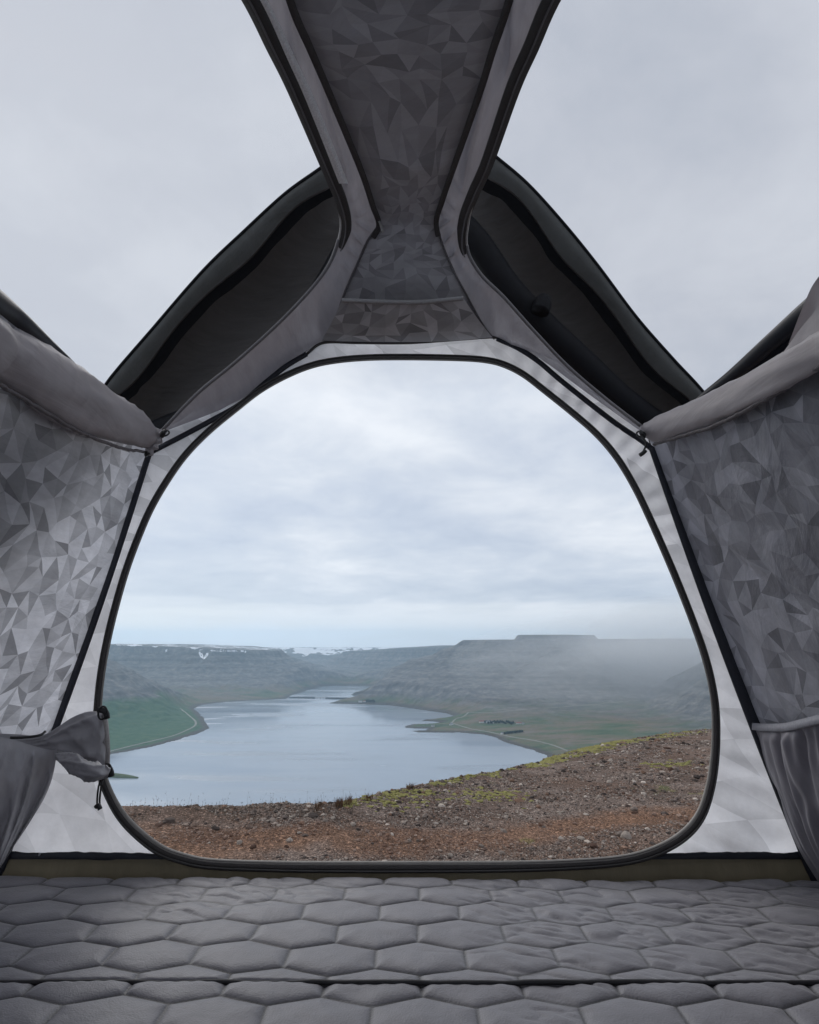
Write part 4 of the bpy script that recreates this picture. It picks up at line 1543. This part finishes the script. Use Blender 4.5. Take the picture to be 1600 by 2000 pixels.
def eave_roll(pts, seed, sg):
    """pts: (photo u, centre v, half height v, distance t)"""
    C, R = [], []
    for u, v, hv, t in pts:
        C.append(atT(u, v, t))
        R.append(hv * t / FP)
    C = np.array(C)
    # behind the frame edge the roll runs on along the eave
    last = C[-1]
    ext = [last + np.array((0, -.3 * k_, 0)) for k_ in (1, 2, 3, 4, 5)]
    C = np.vstack([C, ext])
    R = np.r_[R, [R[-1]] * 5]
    both = spline_raw(np.c_[C, R], 240)
    C, R = both[:, :3], both[:, 3]
    k_ = 26
    a = np.linspace(0, 2 * math.pi, k_, endpoint=False)
    prof = np.stack([np.cos(a) * .62, np.sin(a)], 1)
    V, F = sweep_geo(C, prof, normal=(0, 0, 1), scale=R)
    V2 = V.reshape(240, k_, 3)
    s = np.linspace(0, 1, 240)[:, None]
    A = a[None]
    cen = C[:, None]
    d = V2 - cen
    ln = np.linalg.norm(d, axis=2, keepdims=True)
    fold = (fbm(s * 9 + np.cos(A) * .6, np.sin(A) * 2.6 + s * 6, seed, 2) - .5) * .20 + (1 - np.abs(fbm(s * 5, A * 1.9 + s * 9, seed + 3, 2) - .5) * 2) ** 6 * .08 + (1 - np.abs(np.sin(A * 1.5 + s * 7 + fbm(s * 4, s * 0, seed, 2) * 4))) ** 3 * .16
    V2 = cen + d * (1 + fold[..., None] * sstep(.0, .04, s)[..., None])
    make_mesh('rolled_window_flap', V2.reshape(-1, 3) + TENT_OFF, F, fab_roll, tent)


fab_roll = fabric('rolled_flap_cloth', (.40, .365, .375), trans=.10, wr=.45, wscale=7, rough=.5, sheen=.25, spec=.4, stretch=(1, .4, 1.6))
eave_roll([(312, 848, 10, 1.335), (292, 847, 24, 1.31), (250, 828, 38, 1.25), (200, 806, 49, 1.155), (150, 779, 58, 1.08), (100, 749, 64, 1.01), (50, 714, 60, .94), (0, 684, 56, .885), (-60, 640, 60, .81)], 5, 1)
eave_roll([(1258, 838, 12, 1.335), (1285, 838, 24, 1.30), (1330, 824, 28, 1.23), (1400, 795, 31, 1.12), (1460, 766, 32, 1.03), (1530, 727, 33, .935), (1600, 684, 35, .862), (1670, 638, 40, .79)], 9, -1)
# stitched hems where the flaps are sewn to the walls
for pts in ([(290, 884, 1.33), (240, 876, 1.23), (190, 858, 1.14), (140, 836, 1.06), (90, 806, .99), (40, 776, .93), (0, 752, .88), (-80, 700, .80)],
            [(1278, 868, 1.325), (1340, 850, 1.21), (1400, 830, 1.12), (1470, 795, 1.02), (1540, 755, .94), (1610, 712, .86), (1680, 670, .80)]):
    C = spline([atT(u, v, t - .012) for u, v, t in pts], 90)
    C[:, 2] += (fbm(np.arange(90) * .7, np.zeros(90), 3, 2) - .5) * .004
    C = np.vstack([C, [C[-1] + np.array((0, -.3 * k_, 0)) for k_ in range(1, 6)]])
    tsweep('flap_hem', C, circ(.0055, 8, .0035), plain('flap_hem', (.17, .155, .16), .6, .3, .6, 160.))
# gathered ends tied off at the corners with a toggle
for (u, v, t, sg) in ((322, 846, 1.315, 1), (1252, 848, 1.315, -1)):
    base = atT(u, v, t)
    C = spline([base + (.0, 0, .006), base + (.004 * sg, -.012, -.003), base + (-.004 * sg, -.006, -.012)], 14)
    g = tsweep('toggle', C, circ(.005, 8), cord_m)
    ring = np.stack([np.cos(np.linspace(0, 6.28, 20)) * .010, np.sin(np.linspace(0, 6.28, 20)) * .004, np.sin(np.linspace(0, 6.28, 20)) * .009], 1)
    tsweep('cord', base + ring, circ(.0022, 6), cord_m, g)
C = spline([atT(1253, 852, 1.30), atT(1262, 866, 1.29), (atT(1256, 884, 1.295))], 20)
c = tsweep('cord', C, circ(.0026, 6), cord_m)
tsweep('cord_end', spline([atT(1261, 880, 1.29), atT(1256, 885, 1.29), atT(1250, 889, 1.29)], 8), circ(.005, 8), cord_m, c)
# short fold of cloth at the left corner
C = spline([atT(316, 846, 1.325), atT(308, 862, 1.32), atT(297, 876, 1.315), atT(288, 886, 1.315)], 30)
tsweep('tie_tab', C, circ(.012, 12, .006), fab_roll, normal=(-.6, -1, -.3), scale=np.array([1 + .3 * math.sin(i * .8) for i in range(30)]))
tsweep('toggle', spline([atT(289, 883, 1.30), atT(287, 888, 1.30), atT(288, 890, 1.30)], 8), circ(.006, 8), cord_m)

# strip of cloth that rises to the window edge at the right frame border
A = spline([atT(1640, 560, .80), atT(1600, 600, .84), atT(1565, 640, .90), atT(1530, 688, .96)], 30)
B = spline([atT(1660, 480, .79), atT(1598, 542, .84), atT(1572, 590, .90), atT(1540, 672, .965)], 30)
M_ = (A + B) / 2 + (.02, 0, 0)
w = np.linspace(0, 1, 10)[None, :, None]
P = A[:, None] * (1 - w) + B[:, None] * w
P[..., 0] += .02 * np.sin(math.pi * w[..., 0])
tpart('window_corner_flap', P, fab_roll)
C2 = spline([atT(1640, 700, .80), atT(1600, 660, .84)], 2)
w = np.linspace(0, 1, 8)[None, :, None]
B2 = spline([atT(1660, 700, .80), atT(1610, 670, .85), atT(1570, 690, .91), atT(1528, 712, .96)], 30)
tpart('window_corner_flap', A[:, None] * (1 - w) + B2[:, None] * w, fab_roll)

# ---- outer fly: dark awning over the front, seen through both roof windows -----------
aw_out_L = [atY(645, 318, 1.26), atY(628, 336, 1.27), atY(560, 385, 1.30), atY(480, 458, 1.35), atY(400, 535, 1.40), atY(300, 650, 1.46), atY(235, 725, 1.50), atY(205, 765, 1.52), atY(150, 850, 1.56)]
aw_in_L = [atY(735, 400, 1.42), atY(725, 450, 1.43), atY(690, 540, 1.46), atY(620, 625, 1.52), atY(560, 660, 1.56), atY(470, 740, 1.60), atY(400, 790, 1.62), atY(330, 850, 1.64), atY(300, 880, 1.66)]
aw_out_R = [atY(950, 300, 1.26), atY(968, 315, 1.27), atY(1030, 368, 1.30), atY(1100, 445, 1.35), atY(1165, 525, 1.40), atY(1240, 625, 1.46), atY(1310, 705, 1.50), atY(1368, 768, 1.52), atY(1430, 850, 1.56)]
aw_in_R = [atY(860, 400, 1.42), atY(870, 450, 1.43), atY(905, 540, 1.46), atY(960, 625, 1.52), atY(1010, 650, 1.56), atY(1100, 735, 1.60), atY(1170, 790, 1.62), atY(1240, 850, 1.64), atY(1270, 880, 1.66)]
for O, I, seed, sg in ((aw_out_L, aw_in_L, 5, 1), (aw_out_R, aw_in_R, 6, -1)):
    A, B = spline_raw(O, 90), spline_raw(I, 90)
    w = np.linspace(0, 1, 30)
    P = A[:, None] * (1 - w[None, :, None]) + B[:, None] * w[None, :, None]
    bul = np.sin(math.pi * w) * .10
    P[..., 2] += bul[None]
    P[..., 1] += (bul * .8)[None] + (fbm(P[..., 0] * 4, P[..., 2] * 4, seed, 3) - .5) * .03 * np.sin(math.pi * w)[None]
    tpart('awning', P, fab_mesh)
    # grey facing band behind the hem and its wavy inner edge
    hemw = np.interp(np.linspace(0, 1, 90), [0, .15, .5, .8, 1], [.035, .045, .05, .045, .04]) * (1 + .18 * np.sin(np.linspace(0, 19, 90)))
    inw = B - A
    inw /= np.linalg.norm(inw, axis=1, keepdims=True)
    w = np.linspace(0, 1, 8)
    Pb = (A + (0, -.012, -.004))[:, None] + inw[:, None] * (hemw[:, None] * w[None])[..., None]
    Pb[..., 1] -= (.012 * np.sin(math.pi * w))[None]
    tpart('awning_facing', Pb, fab_dark)
    tsweep('awning_hem', A + (0, -.014, 0), circ(.0045, 8), beam_m)
    w = np.linspace(0, 1, 6)
    e = (A + (0, -.006, -.004)) + inw * hemw[:, None]
    wv = .012 + .010 * fbm(np.arange(90) * .16, np.zeros(90), seed + 1, 2)
    Pg = e[:, None] + inw[:, None] * (wv[:, None] * np.linspace(0, 1.6, 6)[None])[..., None]
    tpart('awning_gap_shade', Pg, plain('gap_shade_black', (.006, .006, .007), .8, .1))  # black strip paints the shade of the wavy gap behind the facing
# air beams that carry the fly
for pts in ([(700, 450, 1.33), (640, 560, 1.37), (560, 680, 1.42), (470, 760, 1.48), (380, 815, 1.54), (310, 845, 1.58), (250, 880, 1.62)],
            [(890, 430, 1.32), (935, 480, 1.34), (990, 560, 1.38), (1060, 635, 1.43), (1130, 700, 1.48), (1210, 775, 1.54), (1290, 835, 1.60), (1350, 880, 1.64)]):
    C = spline([atY(*p) for p in pts], 80)
    tsweep('air_beam', C, circ(.040, 16), beam_m)
kn = atY(1062, 590, 1.36)
tsweep('beam_valve', spline([kn + (-.012, 0, -.03), kn + (.0, 0, .0), kn + (.014, 0, .012)], 14), circ(.026, 12), beam_m, scale=np.array([1, 1, 1, 1.02, 1.03, 1.03, 1.02, 1.0, .98, .95, .9, .82, .7, .45]))
# fly edges past the eaves
for pts, r in (([(160, 735, 1.10), (140, 716, 1.06), (90, 676, 1.0), (40, 636, .94), (0, 606, .90), (-60, 560, .82)], [.006, .010, .016, .022, .026, .028]),
               ([(1350, 796, 1.24), (1372, 777, 1.20), (1430, 734, 1.12), (1500, 674, 1.04), (1560, 622, .99), (1600, 588, .95), (1670, 525, .88)], [.005, .009, .013, .016, .018, .019, .020])):
    q = spline_raw(np.c_[np.array([atT(*p) for p in pts]), r], 80)
    C = np.vstack([q[:, :3], [q[-1, :3] + np.array((0, -.35 * k_, 0)) for k_ in range(1, 5)]])
    R = np.r_[q[:, 3], [q[-1, 3]] * 4]
    tsweep('fly_edge', C, circ(1, 12), plain('fly_edge', (.02, .021, .027), .45, .4), scale=R)
# loose fly cloth between the fly edge and the right window
A = spline([atT(*p) for p in ((1362, 782, 1.215), (1430, 738, 1.13), (1500, 680, 1.05), (1560, 628, 1.0), (1610, 580, .95), (1680, 520, .88))], 60)
B = spline([atT(*p) for p in ((1362, 810, 1.25), (1430, 790, 1.18), (1500, 760, 1.10), (1560, 730, 1.04), (1610, 700, .99), (1680, 660, .91))], 60)
w = np.linspace(0, 1, 12)[None, :, None]
P = A[:, None] * (1 - w) + B[:, None] * w
P[..., 0] += .02 * np.sin(math.pi * w[..., 0])
tpart('fly_panel', P, plain('fly_inner', (.022, .024, .032), .6, .25, .4, 30.))
# unseen fly cloth, added and cut to shade the side walls: all of the right one, the upper rear of the left one
for sx, top_, bot_, ya, yb, y1, drop in ((-1, CL_T, aL, 1.22, .62, -1.33, .8), (1, CR_T, aR, 1.25, 1.25, -1.33, 1.0)):
    w = np.linspace(0, 1, 12)
    rows = []
    for s in w:
        b = top_ + (bot_ - top_) * s * drop
        yy = np.linspace(ya + (yb - ya) * s, y1, 24)
        rows.append(np.stack([np.full(24, b[0] + sx * (.085 + .04 * s)) + (fbm(yy * 3, np.full(24, s * 3), 3, 2) - .5) * .03, yy, np.full(24, b[2])], 1))
    tpart('side_fly_shade', np.array(rows), fab_flyside if 'fab_flyside' in globals() else fab_dark)

# ---- tied-back door flap on the left ---------------------------------------------------
fab_flap = fabric('door_flap_cloth', (.31, .30, .32), trans=.12, wr=.4, wscale=7, rough=.38, sheen=.25, spec=.5)
sec = [((206, 1390), (213, 1506), 1.28, .30), ((190, 1387), (205, 1512), 1.265, .55), ((165, 1391), (175, 1506), 1.25, .75), ((140, 1403), (140, 1484), 1.24, .8), ((115, 1420), (112, 1474), 1.23, .8), ((92, 1434), (90, 1466), 1.22, .75),
       ((70, 1438), (66, 1464), 1.20, .8), ((40, 1436), (36, 1470), 1.17, .9), ((5, 1434), (-5, 1486), 1.13, 1.0), ((-60, 1430), (-70, 1500), 1.06, 1.0)]
S_ = np.array([np.r_[atY(*a, y), atY(*b, y), k_] for a, b, y, k_ in sec])
S_ = spline_raw(S_, 110)
ns = 44
a = np.linspace(0, 2 * math.pi, ns, endpoint=False)
P = np.zeros((110, ns, 3))
for i in range(110):
    t_, b_, k_ = S_[i, :3], S_[i, 3:6], S_[i, 6]
    c_, h_ = (t_ + b_) / 2, (t_ - b_) / 2
    L_ = np.linalg.norm(h_)
    s = i / 109
    tw = s * 5.0
    fold = .22 * (1 - np.abs(np.sin(a * 2.0 + tw * 2.2))) ** 1.5 + .10 * np.sin(a * 5 + tw * 3) - .12
    dep = np.array((0, -1, 0)) * L_ * k_ * .55
    q_ = np.sin(a)
    rdg = (1 - np.abs(np.sin(math.pi * (q_ * (1.5 + .8 * s) + s * 2.6 + .25 * math.sin(s * 9))))) ** 1.6 * .55 + (1 - np.abs(np.sin(math.pi * (q_ * .9 - s * 4.2)))) ** 2 * .3
    P[i] = c_ + h_ * (q_ * (1 + .10 * np.sin(3 * a + tw)))[:, None] + dep * (np.cos(a) * (1 + fold) + (np.cos(a) > -.1) * np.sqrt(np.clip(np.cos(a), 0, 1)) * (rdg - .3) * 1.1)[:, None]
flap = tpart('tied_door_flap', P, fab_flap, closed_c=True)
flap['label'] = 'grey door flap twisted up and tied back at the left of the opening'
# the flap's pale lining edge at its free end
C = spline([atY(205, 1392, 1.275), atY(209, 1430, 1.26), atY(211, 1465, 1.26), atY(209, 1500, 1.27)], 30)
tsweep('flap_edge', C, circ(.0045, 8), tape_light, flap)
# lower fold
C = spline([atY(112, 1476, 1.20), atY(140, 1488, 1.18), atY(168, 1503, 1.175), atY(195, 1508, 1.19), atY(206, 1503, 1.21)], 40)
C = spline(C, 90)
T_, S1, N1 = frames(C, (0, -1, 0))
aa = np.linspace(0, 2 * math.pi, 40, endpoint=False)[None]
ss = np.linspace(0, 1, 90)[:, None]
R_ = .0155 * np.interp(ss, [0, .3, .8, 1], [.45, .95, 1.15, .55])
R_ = R_ * (1 + .30 * (1 - np.abs(np.sin(aa * 1.5 + ss * 4.5))) ** 1.5 + .22 * (1 - np.abs(np.sin(aa * 2.5 - ss * 6 + 1))) ** 2 - .2 + (fbm(ss * 14, np.cos(aa) * 2 + ss * 3, 4, 3) - .5) * .3)
P = C[:, None] + S1[:, None] * (R_ * np.cos(aa))[..., None] + N1[:, None] * (R_ * np.sin(aa))[..., None]
tpart('flap_fold', P, fab_flap, flap, closed_c=True)
for (u, v) in ((203, 1388), (211, 1500)):
    b0 = atY(u, v, 1.225)
    tg = tsweep('toggle', spline([b0 + (-.012, 0, .002), b0, b0 + (.006, 0, -.006), b0 + (.008, .002, -.016)], 16), circ(.0062, 10), cord_m, flap)
    tsweep('cord', b0 + (0, -.004, -.004) + np.stack([np.cos(np.linspace(0, 6, 18)) * .009, 0 * np.arange(18), np.sin(np.linspace(0, 6, 18)) * .013], 1), circ(.0022, 6), cord_m, flap)
for du in (0, 5):
    C = spline([atY(200 + du * .6, 1510, 1.215), atY(193 + du, 1535, 1.21), atY(190 + du, 1560, 1.21), atY(190 + du, 1574, 1.21)], 24)
    tsweep('cord', C, circ(.0019, 6), cord_m, flap)
tsweep('cord_end', spline([atY(187, 1577, 1.205), atY(192, 1573, 1.205), atY(196, 1581, 1.205)], 8), circ(.0045, 8), cord_m, flap)
C = spline([atY(20, 1441, 1.13), atY(50, 1440, 1.15), atY(78, 1436, 1.17), atY(88, 1429, 1.19)], 24)
tsweep('cord', C, circ(.0028, 6), cord_m, flap)
# hanging drape below the twist
topc = spline([atY(-90, 1425, .99), atY(-30, 1436, 1.05), atY(20, 1443, 1.10), atY(60, 1455, 1.15), atY(100, 1465, 1.20), atY(112, 1462, 1.215)], 90)
botc = spline([atY(-90, 1730, .99), atY(-50, 1720, 1.04), atY(-20, 1700, 1.09), atY(0, 1690, 1.14), atY(14, 1674, 1.19), atY(22, 1650, 1.21)], 90)
w = np.linspace(0, 1, 50)[None]
s = np.linspace(0, 1, 90)[:, None]
bow = np.sin(math.pi * w) * (.022 * s)
P = topc[:, None] * (1 - w[..., None]) + botc[:, None] * w[..., None]
P[..., 0] += bow
fold = ((1 - np.abs(fbm(s * 6 + w * .8, w * .8 + s, 14, 2) - .5) * 2) ** 2 * .055 - .024) * (.35 + .65 * w) * (1 - .3 * w) + (fbm(s * 6, w * 3, 14, 3) - .5) * .03
P[..., 1] -= fold * sstep(0, .1, w)
P[..., 0] += fold * .5 * sstep(0, .1, w)
dr = tpart('door_flap_drape', P, fab_flap)

# ---- storage pocket on the right wall ------------------------------------------------------
def on_R(u, v, off=0.0):
    n = np.cross(aR - CR_T, back)
    n /= np.linalg.norm(n)
    if n[0] > 0:
        n = -n
    p0 = CR_T + n * off
    return on_plane(u, v, p0, n)


fab_pocket = fabric('pocket_cloth', (.20, .19, .215), trans=.08, wr=.35, wscale=7, rough=.45, sheen=.2, spec=.4, stretch=(1, 2.5, .5))
top_c = spline([on_R(1474, 1419, .014), on_R(1500, 1421, .02), on_R(1540, 1420, .026), on_R(1580, 1411, .03), on_R(1640, 1398, .03), on_R(1760, 1380, .03)], 110)
bot_c = spline([on_R(1600, 1722, .012), on_R(1612, 1726, .014), on_R(1625, 1730, .016), on_R(1640, 1734, .016), on_R(1700, 1745, .016), on_R(1800, 1765, .016)], 110)
w = np.linspace(0, 1, 60)[None]
s = np.linspace(0, 1, 110)[:, None]
P = top_c[:, None] * (1 - w[..., None]) + bot_c[:, None] * w[..., None]
fold = ((fbm(s * 17 + w * .8, w * .5, 4, 2) - .5) * .040 + np.sin(s * 90 + 6 * fbm(s * 5, w * 0, 2, 2)) * .0035 * (1 - w) ** 2) * (1 - .55 * w) * sstep(0, .10, w) + (fbm(s * 8, w * 2.2, 24, 3) - .5) * .03 * np.sin(math.pi * w)
P[..., 0] -= fold + .018 * np.sin(math.pi * w)
pk = tpart('wall_pocket', P, fab_pocket)
tsweep('pocket_trim', top_c + (-.004, 0, 0), tape_prof(.015, .004), plain('pocket_elastic', (.27, .27, .30), .6, .3, .4, 150.), pk, normal=(-1, 0, .2))

# ---- back half of the tent, behind the eye ----------------------------------------------------
rows = []
oy = -FY
gb = np.array([low_l, CL_B, CL_T] + gable + [CR_T, CR_B, low_r]) * (1, -1, 1)
gbd = spline_raw(np.vstack([gb]), 90)
cen = np.array((0, oy, 0))
P = np.array([cen + (gbd - cen) * s for s in np.linspace(1, .02, 12)])
P[:, :, 1] += (fbm(P[..., 0] * 4, P[..., 2] * 4, 3, 3) - .5) * .03
tpart('rear_wall', P, fab_front)
flr = np.array([[(x, y, -.585) for x in np.linspace(-.93, .93, 6)] for y in np.linspace(-1.34, 1.36, 6)])
V, F = box_geo((0, 0, -.60), (1.86, 2.7, .03))
make_mesh('floor_panel', V + TENT_OFF, F, plain('floor_board', (.10, .10, .10), .6), tent, smooth=False)

# ================================================================== THE MATTRESS
MZ = -.480
matt = empty('mattress', (0, 0, -.585))
tag(matt, 'grey quilted mattress with a honeycomb stitch lying across the tent floor', 'mattress')


def mattress_mat():
    m = fabric('quilted_cloth', (.165, .160, .178), trans=0, wr=.18, wscale=14, rough=.45, sheen=.25, spec=.35, attr='seam', lo=1.0, hi=.12, mottled=.10, weave=.35)
    return m


MM = mattress_mat()
HP, HW = .0715, .1395       # row pitch, cell width


def hexdist(X, Y):
    """distance to the nearest stitch line of a wide honeycomb"""
    best = np.full(X.shape, 9.0)
    j0 = np.floor(Y / HP)
    # vertices of zigzags: row line k at y=k*HP with zigzag amplitude A ; vertical links between
    A = .0105
    for dj in (-1, 0, 1, 2):
        k = j0 + dj
        par = np.mod(k, 2)
        # zigzag line k: y = k*HP + A * tri(x)
        ph = (X / HW + par * .5)
        tri = 2 * np.abs(2 * (ph - np.floor(ph + .5))) - 1        # -1..1, period HW
        yl = k * HP + A * tri
        slope = 4 * A / HW
        best = np.minimum(best, np.abs(Y - yl) / math.sqrt(1 + slope ** 2))
        # verticals between line k and k+1: at x where line k is at +A
        xv = (np.round(X / HW + par * .5 - .5) + .5 - par * .5) * HW
        y0, y1 = k * HP + A, (k + 1) * HP - A
        dy = np.maximum(np.maximum(y0 - Y, Y - y1), 0)
        best = np.minimum(best, np.hypot(X - xv, dy))
    return best


def mattress_panel(name, y0, y1, xs, ys, yshift, xshift, seed, ztop=MZ):
    X, Y = np.meshgrid(xs, ys)
    Xw = X + (fbm(X * 6, Y * 6, seed, 2) - .5) * .018 + xshift
    Yw = Y + (fbm(X * 6 + 9, Y * 6, seed + 2, 2) - .5) * .016 + yshift
    d = hexdist(Xw, Yw)
    puff = 1 - np.exp(-d / .0060)
    cell = fbm(X / .07, Y / .05, seed + 5, 2) - .5
    wr = (1 - np.abs(fbm(X * 13 + Y * 22, Y * 12 - X * 6, seed + 7, 3) - .5) * 2) ** 4
    wmask = sstep(.42, .62, fbm(X * 2.5, Y * 4, seed + 11, 2) + .12 * sstep(0, .5, X))
    Z = ztop + .0046 * puff + .003 * (1 - np.exp(-d / .03)) + cell * .0035 * puff + (fbm(X / .035, Y / .03, seed + 6, 2) - .5) * .0018 * puff - wr * .0055 * wmask * puff + (fbm(X * 1.6, Y * 1.6, seed + 13, 2) - .5) * .014
    # rounded edges where the panel drops
    for e, rad in ((y0, .006 if y0 > 0 else .03), (y1, .030 if y1 > 1 else .007)):
        q = np.clip(1 - np.abs(Y - e) / rad, 0, 1)
        Z = Z - rad * .9 * (1 - np.sqrt(np.clip(1 - q ** 2, 0, 1)))
    pk = np.clip(1 - np.minimum(np.abs(Y - y0), np.abs(Y - y1)) / .012, 0, 1)
    Z = Z - pk * .0006 * (1 + np.sin(X * 260 + 4 * fbm(X * 20, X * 0, 3, 2)))
    st = .5 + .5 * np.sin((X * 1.0 + Y * .9) * 2 * math.pi / .0062)
    seam = np.exp(-(d / .0027) ** 2) * (.85 + .15 * st)
    P = np.stack([X, Y, Z], -1)
    # close the sides down to the floor
    lo = P.copy()
    top = np.concatenate([lo[:1] * (1, 1, 0) + (0, 0, -.58), P, lo[-1:] * (1, 1, 0) + (0, 0, -.58)])
    sm = np.vstack([np.zeros((1, len(xs))), seam, np.zeros((1, len(xs)))])
    return grid_mesh(name, top + (0, 0, .585), MM, matt, vattr=dict(seam=sm.ravel()))


YS = .925
xs = np.linspace(-1.02, 1.02, 720)
xs = xs[np.abs(xs) < .9]
mattress_panel('mattress_panel', YS, 1.300, xs, np.r_[np.linspace(YS, 1.300, 230)], .044, -.016, 5)
mattress_panel('mattress_panel', -1.3, YS - .001, xs[::1], np.r_[np.linspace(-1.3, .55, 110), np.linspace(.555, YS - .001, 210)], .044, -.016, 5)

C = np.stack([np.linspace(-.9, .9, 200), np.full(200, YS - .0005), MZ + .0035 + (fbm(np.linspace(0, 26, 200), np.zeros(200), 5, 2) - .5) * .004], 1) + (0, 0, .585)
V, F = sweep_geo(C, circ(.0034, 8))
make_mesh('crease_shade_cord', V, F, plain('crease_shade_cord', (.025, .024, .027), .6, .3), matt)  # dark cord added along the fold to paint the shade in the crease
